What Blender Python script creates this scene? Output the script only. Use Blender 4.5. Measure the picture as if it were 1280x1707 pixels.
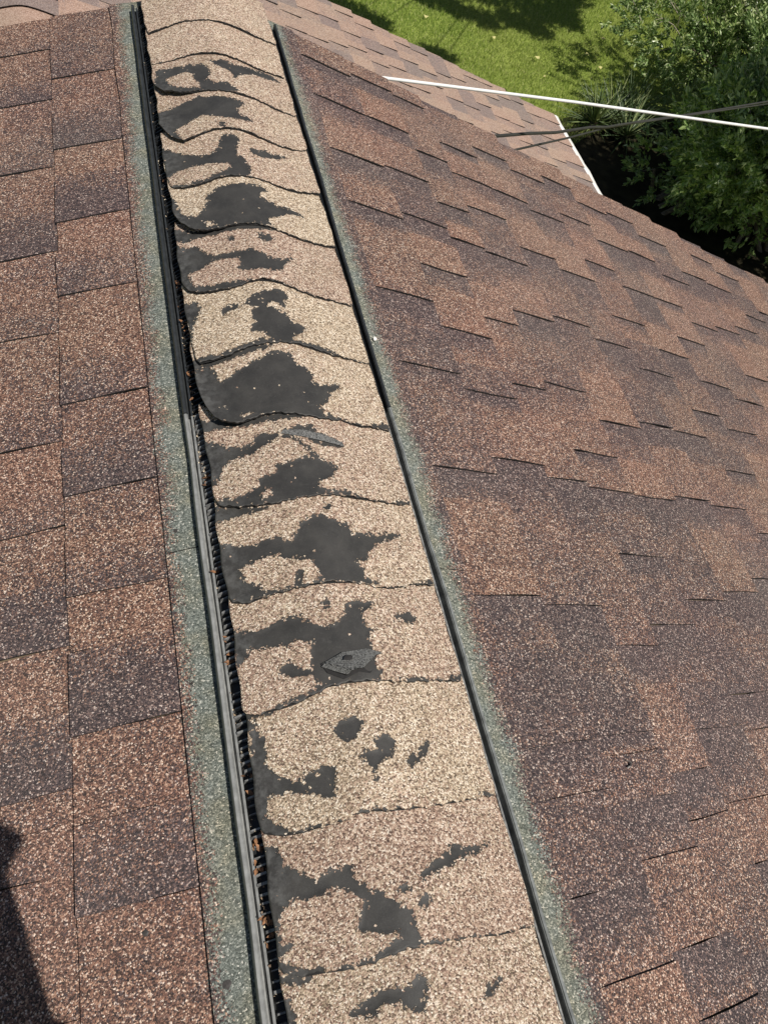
import bpy, bmesh, math, random, json
import numpy as np
from mathutils import Vector, Matrix

for o in list(bpy.data.objects): bpy.data.objects.remove(o)
scene = bpy.context.scene
COL = scene.collection

# ------------------------------------------------------------------ camera, light, exposure
CAM = (-0.2628, -0.0170, 0.9038)
cd = bpy.data.cameras.new('camera'); cam = bpy.data.objects.new('camera', cd); COL.objects.link(cam)
cam.location = CAM
cam.rotation_mode = 'XYZ'
cam.rotation_euler = (0.574738, -0.238512, -0.238849)
cd.sensor_fit = 'VERTICAL'; cd.sensor_height = 24.0; cd.lens = 24.0*1248.94/1707.0
cd.clip_start = 0.02; cd.clip_end = 2000
scene.camera = cam

SUN = Vector((0.21, -0.37, 0.906)).normalized()          # direction towards the sun
elev = math.asin(SUN.z); az = math.atan2(SUN.x, SUN.y)
world = bpy.data.worlds.new('World'); scene.world = world; world.use_nodes = True
wn = world.node_tree.nodes; wl = world.node_tree.links; wn.clear()
sky = wn.new('ShaderNodeTexSky'); sky.sky_type = 'NISHITA'; sky.sun_disc = False
sky.sun_elevation = elev; sky.sun_rotation = az; sky.air_density = 1.0; sky.dust_density = 1.5
bg = wn.new('ShaderNodeBackground'); bg.inputs[1].default_value = 0.05
wo = wn.new('ShaderNodeOutputWorld'); wl.new(sky.outputs[0], bg.inputs[0]); wl.new(bg.outputs[0], wo.inputs[0])
sd = bpy.data.lights.new('sun', 'SUN'); sd.energy = 4.7; sd.angle = math.radians(0.53); sd.color = (1.0, 0.95, 0.87)
so = bpy.data.objects.new('sun', sd); COL.objects.link(so); so.location = (4, -6, 12)
so.rotation_euler = SUN.to_track_quat('Z', 'Y').to_euler()
scene.view_settings.view_transform = 'Standard'; scene.view_settings.look = 'None'
scene.view_settings.exposure = 0.0; scene.view_settings.gamma = 1.0; scene.view_settings.use_curve_mapping = False
scene.render.engine = 'CYCLES'

random.seed(7); rng = np.random.default_rng(7)
# traced in world millimetres: near edges of the ridge caps, their bald patches, and where the shingle tabs end (metres)
DATA = '{"EDGE":[[1799.7,1799.7,1801.5,1803.6,1805.6,1807.7,1809.7,1811.5,1813.4,1815.2,1817.0,1818.0,1817.0,1816.0,1814.9,1813.9,1812.7,1811.5,1810.4,1809.2,1808.3,1808.6,1808.9,1809.2,1809.4,1809.8,1810.3,1810.8,1811.2,1811.7,1812.2,1812.9,1814.9,1816.9,1818.9,1820.9,1822.9,1824.9,1824.9,1824.9],[1677.2,1677.1,1676.6,1676.2,1675.8,1675.4,1675.0,1676.1,1677.3,1678.6,1679.8,1681.0,1682.3,1681.4,1680.6,1679.7,1678.9,1678.0,1676.5,1674.8,1673.1,1671.4,1669.8,1668.8,1667.7,1666.7,1665.6,1664.6,1664.8,1666.0,1667.2,1668.5,1669.7,1671.5,1675.4,1679.2,1683.1,1684.9,1684.9,1684.9],[1579.4,1579.4,1571.0,1558.8,1554.8,1551.2,1547.6,1543.9,1543.0,1543.5,1543.9,1544.4,1544.0,1543.3,1542.6,1541.8,1540.8,1538.9,1536.9,1535.0,1533.0,1532.6,1532.8,1532.9,1533.0,1533.2,1532.0,1530.7,1529.5,1528.3,1527.1,1525.9,1527.7,1529.6,1531.5,1533.4,1535.3,1537.1,1538.6,1538.6],[1449.3,1449.3,1431.4,1412.4,1399.5,1393.2,1386.9,1390.5,1394.1,1397.7,1400.8,1403.7,1406.5,1409.3,1409.7,1409.3,1409.0,1408.6,1407.1,1405.5,1404.0,1401.6,1398.9,1396.1,1393.4,1391.3,1390.4,1389.6,1388.7,1387.9,1389.2,1391.6,1394.0,1396.4,1399.3,1404.4,1409.6,1414.7,1419.2,1419.2],[1261.0,1260.0,1257.6,1255.1,1252.6,1250.8,1251.1,1251.4,1251.8,1252.4,1255.3,1258.2,1261.1,1261.8,1262.1,1262.5,1261.3,1259.7,1258.2,1256.6,1255.3,1253.9,1252.5,1251.2,1249.5,1247.9,1246.3,1244.7,1245.1,1246.8,1248.5,1250.1,1251.8,1255.9,1260.7,1265.5,1270.3,1275.1,1277.1,1277.1],[1188.0,1176.8,1153.7,1141.3,1129.9,1124.7,1119.5,1117.5,1118.3,1119.0,1120.0,1121.6,1123.3,1124.9,1125.9,1125.4,1125.0,1124.5,1123.1,1121.0,1118.9,1116.1,1113.0,1109.9,1106.9,1105.8,1104.7,1103.7,1102.6,1102.9,1103.4,1103.9,1104.4,1106.2,1109.2,1112.2,1115.3,1118.3,1119.3,1119.3],[999.4,992.2,980.6,977.2,973.9,970.9,970.5,970.1,969.7,969.8,970.1,970.5,972.0,974.8,977.6,979.1,979.9,980.7,978.3,975.6,972.8,969.4,965.7,962.1,959.0,957.4,955.8,954.1,953.6,954.3,954.9,955.6,956.4,957.7,959.0,960.3,961.6,962.6,962.6,962.6],[827.6,823.4,820.2,819.9,819.7,819.7,821.2,822.8,824.5,827.4,830.3,833.1,834.0,835.0,835.9,835.3,834.8,834.3,833.8,832.8,831.7,830.6,829.4,827.6,825.9,824.2,822.5,820.8,819.1,817.4,818.0,818.5,819.1,819.7,820.0,820.2,820.5,820.7,820.7,820.7],[753.0,740.1,715.5,700.6,693.7,687.2,683.4,682.9,683.0,685.9,688.8,690.9,692.5,694.0,693.3,691.7,690.0,688.2,686.1,684.0,681.9,680.3,678.8,677.2,676.8,677.2,677.6,678.0,676.9,675.6,674.4,673.9,675.0,676.1,677.0,677.3,677.6,677.8,678.1,678.1],[563.0,561.6,553.3,549.8,546.9,544.0,542.4,540.9,539.5,538.4,537.8,537.2,536.8,537.2,537.7,538.2,538.1,537.8,537.5,537.2,537.0,536.8,536.5,535.9,535.3,534.7,534.1,533.4,532.7,532.1,531.7,531.5,531.3,531.1,531.5,532.5,533.5,534.5,535.3,535.3],[406.0,406.0,403.1,399.5,398.2,399.1,399.5,399.7,399.9,400.2,400.6,400.9,401.1,401.4,401.6,401.5,401.5,401.2,400.1,398.9,397.7,396.6,395.5,394.2,391.7,389.3,387.5,387.8,388.1,388.4,389.4,391.2,393.0,394.9,396.2,396.4,396.5,396.6,396.8,396.8],[251.6,250.9,249.8,248.8,249.0,249.3,249.7,250.4,251.1,251.8,253.7,255.6,257.6,259.7,261.8,261.8,261.7,261.7,260.9,260.0,259.1,258.2,257.2,256.1,255.1,254.1,253.6,253.5,253.4,253.2,253.2,253.4,253.5,253.7,253.9,253.6,253.3,253.0,252.6,252.5],[115.4,114.7,112.3,109.8,107.3,106.3,106.2,106.0,105.8,105.7,105.6,106.0,106.5,106.9,108.8,109.8,108.7,107.6,106.5,105.4,104.3,103.6,102.8,102.1,101.3,100.8,100.9,101.1,101.3,101.5,101.6,101.8,102.0,102.2,102.4,102.5,102.7,102.9,103.1,103.1],[-23.4,-24.8,-27.6,-30.5,-30.9,-31.3,-31.7,-33.4,-35.2,-35.8,-36.4,-36.7,-36.0,-35.4,-34.6,-33.6,-32.7,-32.2,-33.2,-34.2,-34.5,-34.9,-35.2,-35.7,-36.3,-36.9,-37.5,-38.6,-39.6,-40.6,-41.7,-42.4,-42.8,-43.2,-43.5,-43.9,-44.3,-44.7,-45.1,-45.2],[-170.4,-171.8,-174.6,-177.5,-177.9,-178.3,-178.7,-180.4,-182.2,-182.8,-183.4,-183.7,-183.0,-182.4,-181.6,-180.6,-179.7,-179.2,-180.2,-181.2,-181.5,-181.9,-182.2,-182.7,-183.3,-183.9,-184.5,-185.6,-186.6,-187.6,-188.7,-189.4,-189.8,-190.2,-190.5,-190.9,-191.3,-191.7,-192.1,-192.2]],"PATCH":{"2":[[[-138.6,1654.3],[-104.5,1649.5],[-81.9,1645.0],[-67.7,1648.8],[-59.7,1636.9],[-54.3,1644.4],[-37.3,1630.7],[-35.3,1607.8],[-42.8,1582.6],[-26.5,1566.7],[1.3,1568.4],[8.6,1553.1],[16.0,1538.7],[-3.3,1533.0],[-29.9,1538.5],[-65.4,1542.4],[-96.9,1538.8],[-131.1,1553.3],[-148.8,1582.3]],[[-27.9,1651.9],[-6.2,1656.5],[8.0,1655.5],[26.0,1645.6],[62.7,1658.3],[105.4,1667.2],[124.6,1656.0],[90.5,1640.4],[59.4,1637.2],[31.1,1612.3],[16.1,1591.0],[11.8,1611.5],[-17.9,1637.4]]],"3":[[[-142.2,1501.4],[-112.8,1510.1],[-94.4,1517.0],[-66.4,1530.4],[-35.8,1525.0],[-5.1,1517.2],[21.7,1510.5],[19.8,1497.0],[4.0,1483.1],[5.2,1458.9],[31.4,1449.6],[30.1,1440.8],[2.3,1438.1],[-14.6,1444.4],[-31.5,1450.0],[-48.1,1457.8],[-64.9,1463.3],[-87.9,1451.6],[-120.2,1431.1],[-118.0,1408.6],[-111.4,1389.2],[-127.4,1398.8],[-141.6,1431.5],[-157.6,1500.2]],[[-34.0,1430.4],[-25.9,1425.2],[-28.7,1409.8],[-35.9,1414.9]]],"4":[[[-158.9,1403.1],[-126.2,1365.4],[-94.7,1344.5],[-66.2,1337.0],[-47.9,1349.6],[-38.1,1377.2],[-31.6,1395.0],[-8.2,1391.0],[-5.6,1378.1],[-14.6,1343.8],[-15.5,1321.6],[-2.5,1307.4],[6.4,1279.9],[-5.5,1257.0],[-30.1,1259.8],[-54.6,1261.2],[-84.2,1252.0],[-116.8,1249.3],[-156.3,1259.3],[-158.1,1335.1]],[[11.8,1345.8],[34.1,1345.1],[44.5,1352.9],[63.3,1354.3],[87.8,1358.6],[60.4,1337.4],[35.8,1327.2],[14.3,1333.1]]],"5":[[[-80.9,1216.6],[-67.5,1231.8],[-43.0,1240.8],[-19.7,1238.4],[15.9,1233.4],[29.0,1224.8],[8.4,1211.7],[6.9,1201.6],[25.5,1190.7],[41.1,1184.2],[71.3,1186.5],[91.2,1175.9],[73.5,1174.7],[55.1,1168.4],[39.6,1151.7],[17.3,1140.5],[11.6,1129.8],[22.3,1122.2],[6.0,1119.5],[-16.5,1124.6],[-46.6,1126.0],[-77.6,1118.1],[-103.9,1114.8],[-128.3,1129.3],[-147.4,1162.0],[-158.3,1208.5],[-154.3,1255.5],[-141.6,1224.0],[-136.7,1195.1],[-131.4,1172.6],[-109.7,1163.1],[-97.0,1175.9],[-87.5,1192.5],[-78.7,1202.6],[-85.7,1208.4]]],"6":[[[-155.6,1153.0],[-109.1,1131.8],[-79.8,1126.7],[-34.2,1130.6],[7.7,1127.1],[20.9,1110.6],[-2.4,1112.4],[-39.7,1117.9],[-73.7,1115.4],[-110.9,1114.3],[-133.5,1111.2],[-151.3,1117.9]],[[-158.7,1117.9],[-131.7,1092.5],[-113.4,1091.4],[-107.9,1074.5],[-91.4,1059.5],[-70.1,1055.1],[-44.1,1058.6],[-22.2,1056.9],[-5.4,1044.3],[7.7,1031.0],[27.4,1032.7],[50.4,1048.5],[30.0,1024.9],[16.1,1001.4],[2.9,1002.2],[-18.6,1006.9],[-40.8,1003.8],[-54.0,1012.9],[-46.9,1025.0],[-50.6,1037.5],[-74.9,1046.3],[-93.1,1045.6],[-116.4,1030.9],[-138.2,1027.6],[-136.5,1009.3],[-128.2,988.3],[-97.4,980.4],[-65.2,982.6],[-37.1,980.2],[-56.4,969.2],[-88.5,966.5],[-116.4,967.8],[-146.4,981.2],[-157.6,1011.6]],[[-8.2,1100.2],[3.0,1097.8],[17.2,1088.5],[3.1,1074.0],[-6.6,1085.2]],[[-60.5,1101.9],[-50.6,1092.8],[-58.4,1089.3]]],"7":[[[-41.4,947.0],[-18.9,954.4],[-3.8,957.7],[13.6,951.0],[18.0,943.7],[10.3,931.9],[8.4,910.7],[-1.8,925.8],[-15.7,929.1],[-21.2,916.7],[-5.3,905.0],[7.6,895.1],[18.9,876.1],[37.9,867.6],[27.9,855.2],[14.1,850.4],[7.7,835.0],[-10.6,831.2],[-19.7,838.5],[-24.9,849.1],[-33.4,860.5],[-53.2,865.3],[-52.2,872.6],[-40.5,882.1],[-48.7,896.9],[-46.9,909.2],[-38.3,920.0],[-51.1,928.6],[-59.8,928.5]],[[-93.0,926.8],[-85.1,934.4],[-68.1,931.2],[-65.8,922.6],[-79.7,922.1],[-90.8,916.6]],[[-159.8,968.3],[-130.9,959.6],[-125.6,944.3],[-134.9,921.8],[-144.6,894.6],[-149.8,861.1],[-148.6,840.3],[-163.4,841.9]],[[-148.1,829.9],[-109.0,825.5],[-77.5,837.2],[-43.0,842.9],[-22.7,841.4],[11.4,835.3],[47.2,828.7],[84.3,820.3],[71.1,814.2],[37.4,817.9],[9.1,823.0],[-24.6,829.5],[-51.6,830.4],[-86.5,820.2],[-116.9,814.9],[-147.6,819.0]]],"8":[[[-157.4,802.9],[-126.8,811.7],[-118.6,797.1],[-115.2,772.2],[-98.0,778.6],[-83.4,790.3],[-62.2,800.3],[-40.6,811.0],[-19.3,816.5],[4.0,810.4],[4.1,791.4],[16.6,782.9],[27.7,765.7],[24.9,751.4],[37.9,744.5],[70.1,754.3],[68.4,746.9],[49.8,730.9],[42.4,713.7],[27.4,702.4],[32.8,685.7],[53.3,680.5],[81.0,671.2],[58.4,670.6],[23.2,673.7],[-15.1,684.7],[-46.5,690.6],[-72.7,686.5],[-102.5,677.7],[-131.8,691.9],[-149.6,726.7],[-160.3,774.6]],[[-157.9,830.3],[-124.9,828.0],[-90.9,833.5],[-56.9,837.0],[-23.4,833.9],[-38.3,825.8],[-69.0,822.8],[-99.5,818.1],[-126.5,814.0],[-158.5,808.4]],[[114.7,681.5],[141.4,690.5],[146.8,680.6],[129.0,675.2]]],"9":[[[-153.3,676.8],[-131.0,664.8],[-116.2,648.7],[-93.1,645.6],[-79.4,648.0],[-75.9,660.3],[-54.2,657.5],[-28.1,649.6],[-19.2,641.2],[-4.9,623.9],[0.0,612.5],[5.0,601.4],[20.8,590.7],[32.5,585.1],[19.9,569.3],[0.5,561.3],[-5.0,551.4],[10.5,542.2],[36.0,543.0],[57.5,538.1],[27.3,537.1],[-4.4,536.9],[-34.2,538.0],[-60.5,535.7],[-73.5,535.2],[-101.6,539.8],[-138.5,550.6],[-152.9,564.4],[-115.1,558.3],[-105.0,561.4],[-84.0,571.9],[-79.0,583.0],[-55.4,586.8],[-53.5,599.0],[-29.6,601.6],[-4.7,606.4],[-8.7,622.1],[-22.5,641.8],[-41.7,650.5],[-63.2,643.1],[-88.5,631.0],[-118.7,629.7],[-132.4,612.5],[-139.7,593.6],[-146.9,587.4],[-158.5,629.9]],[[-32.9,661.9],[-11.4,665.0],[6.4,663.9],[14.3,648.0],[35.4,640.8],[50.8,631.7],[39.2,623.2],[10.7,629.9],[-14.2,649.5]],[[-149.5,712.1],[-96.1,698.8],[-61.8,697.2],[-27.3,695.3],[14.4,685.9],[-8.4,681.7],[-46.7,683.6],[-87.7,684.5],[-131.2,692.1],[-151.4,694.3]],[[112.3,534.2],[139.4,540.6],[148.4,534.7],[119.4,530.1]]],"10":[[[-152.7,495.9],[-133.4,487.9],[-100.3,479.4],[-93.6,483.0],[-74.8,483.1],[-57.7,472.5],[-48.7,479.6],[-37.5,497.9],[-19.8,505.9],[-9.7,506.3],[5.3,496.9],[28.0,488.7],[29.3,471.1],[53.5,472.5],[64.5,471.4],[97.7,478.8],[109.6,478.1],[86.1,465.6],[60.8,457.4],[51.2,449.0],[43.5,433.4],[24.7,429.3],[32.6,418.2],[36.0,403.6],[50.7,391.2],[33.7,394.5],[3.9,397.7],[-20.9,401.3],[-45.5,401.6],[-70.1,400.0],[-85.1,400.0],[-112.0,400.7],[-127.6,395.7],[-150.1,405.5],[-149.5,433.8],[-152.3,460.2],[-156.5,476.4]],[[0.4,523.1],[7.2,522.7],[5.6,514.7],[0.9,517.1]],[[-150.3,555.9],[-109.7,546.8],[-76.2,534.3],[-105.2,533.3],[-137.2,531.7],[-151.5,532.4]],[[108.9,395.9],[143.6,403.0],[143.9,397.6],[115.8,392.6]]],"11":[[[-145.9,366.1],[-118.2,354.4],[-106.3,355.8],[-81.7,362.1],[-64.2,360.5],[-49.3,344.7],[-20.3,339.6],[-9.0,349.3],[-2.3,365.4],[11.5,369.1],[34.7,366.4],[29.4,359.5],[16.9,356.6],[14.5,339.7],[24.3,325.5],[13.8,316.3],[21.0,299.3],[18.6,283.4],[21.0,267.3],[16.7,256.8],[-4.6,258.8],[-30.7,260.9],[-56.2,262.0],[-70.5,261.1],[-55.7,264.9],[-61.3,280.3],[-83.0,286.2],[-99.3,290.7],[-97.8,299.7],[-85.9,302.7],[-75.7,295.1],[-62.9,286.9],[-59.6,305.0],[-53.4,322.7],[-69.3,332.0],[-81.7,327.3],[-109.9,332.1],[-129.8,334.8],[-140.2,321.7],[-147.0,314.1],[-148.0,350.1]],[[69.0,347.2],[88.4,349.5],[95.8,342.6],[88.4,337.1],[71.1,342.0],[58.7,336.7]],[[-32.5,378.0],[-24.8,378.0],[-23.5,369.1],[-30.0,367.1]],[[-116.7,250.0],[-85.6,255.9],[-64.7,259.5],[-59.8,267.4],[-32.3,267.9],[22.8,268.3],[16.0,256.9],[-20.1,259.0],[-44.5,258.7],[-62.5,253.5],[-83.6,248.2],[-117.2,246.6]],[[128.0,258.8],[150.5,261.3],[152.3,253.2],[125.7,252.1]],[[39.2,255.0],[72.7,254.9],[103.6,254.9],[71.5,251.2],[42.3,251.8]]],"12":[[[-156.0,261.7],[-118.5,254.6],[-118.0,247.3],[-142.7,249.0],[-155.7,250.9]],[[-139.4,230.4],[-140.1,239.4],[-130.5,219.3],[-131.8,189.1],[-124.8,172.3],[-104.4,161.2],[-87.7,165.6],[-67.7,169.1],[-57.4,164.1],[-60.2,150.2],[-64.8,135.4],[-76.8,138.5],[-94.0,147.8],[-112.2,152.7],[-130.8,154.5],[-140.0,145.9],[-139.3,130.0],[-130.1,119.8],[-113.8,106.3],[-94.9,108.9],[-76.9,105.8],[-120.3,104.1],[-153.5,107.7],[-154.9,140.4],[-159.7,173.7],[-158.9,203.3],[-144.4,202.7]],[[-47.1,215.7],[-35.2,216.2],[-20.9,219.0],[-16.6,210.3],[-23.3,192.7],[-36.5,194.1],[-45.0,201.3]],[[-3.9,187.1],[8.0,191.3],[18.4,181.8],[11.8,164.1],[1.5,165.8],[-12.0,153.4],[-15.0,140.9],[-14.9,155.6],[-24.8,171.1],[-20.5,175.1],[-3.7,173.4]],[[28.0,155.0],[46.5,164.8],[63.4,173.6],[57.7,161.9],[34.0,149.2]],[[-52.0,105.6],[-35.0,110.7],[-12.7,108.7],[3.2,104.5],[-26.2,107.0],[-46.0,104.1]],[[121.0,105.1],[138.1,108.4],[147.4,102.9]],[[-158.0,246.2],[-140.2,243.0],[-144.4,237.1],[-154.6,234.7]]],"13":[[[-155.0,104.4],[-133.1,97.1],[-130.3,77.1],[-114.1,65.6],[-98.3,52.9],[-82.1,58.9],[-72.4,62.2],[-60.7,59.8],[-58.0,44.1],[-48.6,31.8],[-32.2,23.6],[-20.2,9.6],[-6.4,2.3],[-7.2,-12.6],[-2.5,-29.7],[-9.6,-32.8],[-27.7,-32.2],[-46.0,-34.5],[-51.0,-31.2],[-41.0,-25.8],[-24.8,-20.5],[-26.4,-14.8],[-46.1,-10.0],[-63.7,-3.0],[-60.3,5.7],[-53.5,23.2],[-57.4,32.6],[-71.4,37.5],[-85.4,42.5],[-106.8,39.5],[-130.0,42.6],[-140.3,34.0],[-146.0,16.3],[-145.8,0.1],[-137.2,-0.7],[-149.2,-12.2],[-129.9,-24.7],[-105.6,-31.2],[-109.4,-36.2],[-155.5,-24.9],[-157.3,38.4]],[[12.4,33.6],[32.6,41.5],[54.4,49.8],[60.6,56.4],[82.6,49.9],[114.7,50.5],[97.3,44.6],[63.0,40.8],[38.3,36.0],[15.0,30.7]],[[-12.9,26.1],[-4.2,28.4],[-4.1,22.7],[-11.2,20.1]],[[4.6,12.4],[13.3,13.4],[16.8,4.2],[9.4,0.2],[2.4,4.5]],[[-93.0,-32.5],[-69.1,-34.5],[-45.5,-32.6],[-21.5,-31.1],[3.0,-33.1],[58.2,-37.1],[60.6,-40.9],[21.8,-37.4],[-10.3,-35.3],[-47.0,-38.7],[-70.4,-40.6],[-92.9,-39.0]]],"14":[[[-152.2,-25.6],[-119.6,-34.9],[-125.9,-38.4],[-153.1,-31.3]],[[-86.3,-73.1],[-69.6,-67.3],[-57.2,-62.8],[-37.4,-63.8],[-22.7,-63.6],[-11.9,-57.3],[-5.7,-62.7],[-9.8,-71.8],[-17.2,-87.4],[-28.2,-84.7],[-37.3,-75.1],[-50.5,-70.6],[-66.6,-79.1],[-77.7,-78.8]],[[60.6,-86.1],[77.6,-82.3],[80.7,-84.3],[66.6,-90.2],[54.4,-92.4]],[[-157.8,-43.3],[-142.0,-49.7],[-144.5,-80.9],[-163.0,-76.5]]]},"ISL":{"2":[[[-126.7,1605.3],[-107.5,1617.2],[-79.5,1622.7],[-67.0,1611.8],[-67.1,1588.9],[-55.3,1572.2],[-59.5,1555.0],[-95.0,1558.5],[-115.9,1574.7]]],"4":[[[-145.3,1291.9],[-131.9,1304.3],[-102.4,1310.4],[-69.5,1308.7],[-33.1,1300.3],[-31.1,1283.4],[-52.9,1274.3],[-79.1,1261.1],[-116.3,1255.0],[-149.7,1265.9]]],"5":[[[-96.7,1145.4],[-82.2,1141.1],[-80.2,1127.2],[-95.4,1124.1]]],"8":[[[-121.4,723.2],[-112.2,721.0],[-112.8,716.3],[-120.5,718.0]],[[-93.0,699.2],[-70.5,701.0],[-69.6,696.2],[-91.0,691.6]]],"9":[[[-86.4,555.9],[-71.8,566.2],[-66.5,558.5],[-75.2,544.6],[-85.1,543.2]]],"10":[[[-129.2,449.2],[-119.5,453.5],[-97.3,457.8],[-78.8,457.9],[-62.0,447.5],[-37.9,443.1],[-28.9,424.5],[-26.7,411.4],[-39.4,401.9],[-54.3,403.9],[-49.4,422.3],[-56.8,424.2],[-63.3,404.5],[-81.7,402.5],[-105.2,405.8],[-106.6,416.9],[-123.1,427.3]]],"12":[[[-100.7,164.2],[-94.3,164.1],[-93.7,158.4],[-100.0,159.1]]]},"CR":{"1":[-0.03,0.163,0.647,0.887,1.086,1.35,1.538,1.748,1.92],"2":[-0.121,0.07,0.168,0.188,0.39,0.692,0.857,1.026,1.218,1.388,1.562,1.765,1.954],"3":[-0.156,0.1,0.316,0.67,0.911,1.104,1.368,1.502,1.71,1.957],"4":[-0.052,0.162,0.359,0.508,0.663,0.758,0.944,1.168,1.369,1.548,1.685,1.82],"5":[0.22,0.665,0.871,0.921,1.202,1.457,1.698,1.894],"6":[0.685,0.901,1.172,1.431,1.684,1.871],"7":[0.902,1.112,1.308,1.538,1.746,1.929],"8":[1.01,1.228,1.486,1.692,1.878],"9":[1.151,1.33,1.498,1.716,1.912],"10":[1.123,1.445,1.666,1.865,1.866],"11":[1.754],"12":[1.917],"13":[1.658,1.886]},"CL":{"1":[0.082,0.289,0.483,0.653,0.831,1.077,1.275,1.501,1.547,1.754],"2":[0.132,0.228,0.417,0.607,0.764,0.999,1.205,1.458,1.691]}}'
D = json.loads(DATA)
TH = math.radians(19.158); TR = math.tan(TH); CT = math.cos(TH)

# ------------------------------------------------------------------ helpers
def tag(o, label=None, cat=None, group=None, kind=None):
    if label: o['label'] = label
    if cat: o['category'] = cat
    if group: o['group'] = group
    if kind: o['kind'] = kind
    return o
def empty(name, loc, label, cat, group=None):
    o = bpy.data.objects.new(name, None); COL.objects.link(o); o.location = loc; o.empty_display_size = .1
    return tag(o, label, cat, group)
def mesh(name, V, F, mats, parent=None, mi=None, smooth=False, color=None, kind=None):
    """V are world coordinates; the mesh is stored relative to its own centre."""
    V = np.asarray(V, float)
    c = V.mean(0) if len(V) else np.zeros(3)
    me = bpy.data.meshes.new(name); me.from_pydata((V-c).tolist(), [], F if isinstance(F, list) else F.tolist())
    for m in (mats if isinstance(mats, (list, tuple)) else [mats]): me.materials.append(m)
    if mi is not None: me.polygons.foreach_set('material_index', mi)
    if smooth: me.polygons.foreach_set('use_smooth', [True]*len(me.polygons))
    me.update()
    o = bpy.data.objects.new(name, me); COL.objects.link(o)
    c = Vector(c)
    if parent is not None:
        o.parent = parent
        base = Vector((0, 0, 0)); p = parent
        while p is not None: base += p.location; p = p.parent
        c = c-base
    o.location = c
    if color is not None: o.color = (*color, 1)
    if kind: o['kind'] = kind
    return o
def tris_mesh(name, V, nper, mats, parent=None, kind=None, color=None):
    """fast mesh out of unconnected polygons of nper corners each"""
    V = np.asarray(V, np.float32).reshape(-1, 3); n = len(V)//nper
    c = V.mean(0); me = bpy.data.meshes.new(name)
    me.vertices.add(len(V)); me.vertices.foreach_set('co', (V-c).ravel())
    me.loops.add(len(V)); me.loops.foreach_set('vertex_index', np.arange(len(V), dtype=np.int32))
    me.polygons.add(n); me.polygons.foreach_set('loop_start', np.arange(0, n*nper, nper, dtype=np.int32))
    me.polygons.foreach_set('loop_total', np.full(n, nper, dtype=np.int32))
    me.materials.append(mats); me.update(calc_edges=True)
    o = bpy.data.objects.new(name, me); COL.objects.link(o); c = Vector([float(q) for q in c])
    if parent is not None:
        o.parent = parent; base = Vector((0, 0, 0)); p = parent
        while p is not None: base += p.location; p = p.parent
        c = c-base
    o.location = c
    if color is not None: o.color = (*color, 1)
    if kind: o['kind'] = kind
    return o
class MB:
    def __init__(s): s.V = []; s.F = []; s.M = []
    def add(s, V, F, m=0):
        n = len(s.V); s.V += [tuple(v) for v in V]; s.F += [tuple(i+n for i in f) for f in F]; s.M += [m]*len(F)
    def hexa(s, P, m=0):      # 8 points: bottom 4 ccw, top 4 ccw
        s.add(P, [(3,2,1,0),(4,5,6,7),(0,1,5,4),(1,2,6,5),(2,3,7,6),(3,0,4,7)], m)
    def box(s, x0, x1, y0, y1, z0, z1, m=0):
        s.hexa([(x0,y0,z0),(x1,y0,z0),(x1,y1,z0),(x0,y1,z0),(x0,y0,z1),(x1,y0,z1),(x1,y1,z1),(x0,y1,z1)], m)
    def extrude_y(s, prof, ys, m=0, cap=True):   # prof: closed list of (x,z); ys list of (y, dx, dz)
        n = len(prof); V = []
        for (y, dx, dz) in ys: V += [(x+dx, y, z+dz) for x, z in prof]
        F = []
        for j in range(len(ys)-1):
            for i in range(n):
                a = j*n+i; b = j*n+(i+1) % n; F.append((a, b, b+n, a+n))
        if cap: F += [tuple(range(n))[::-1], tuple(range((len(ys)-1)*n, len(ys)*n))]
        s.add(V, F, m)
    def tube(s, P, R, n=8, m=0):
        P = [Vector(p) for p in P]; V = []; F = []
        for i, p in enumerate(P):
            t = (P[min(i+1, len(P)-1)]-P[max(i-1, 0)]).normalized()
            a = t.cross(Vector((0, 0, 1)) if abs(t.z) < .9 else Vector((1, 0, 0))).normalized(); b = t.cross(a)
            r = R[i] if isinstance(R, (list, tuple)) else R
            V += [tuple(p+(a*math.cos(2*math.pi*k/n)+b*math.sin(2*math.pi*k/n))*r) for k in range(n)]
        for j in range(len(P)-1):
            for k in range(n):
                F.append((j*n+k, j*n+(k+1) % n, (j+1)*n+(k+1) % n, (j+1)*n+k))
        F += [tuple(range(n)), tuple(range((len(P)-1)*n, len(P)*n))[::-1]]
        s.add(V, F, m)
    def build(s, name, mats, parent=None, smooth=False, kind=None, color=None):
        return mesh(name, s.V, s.F, mats, parent, s.M, smooth, color, kind)

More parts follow.
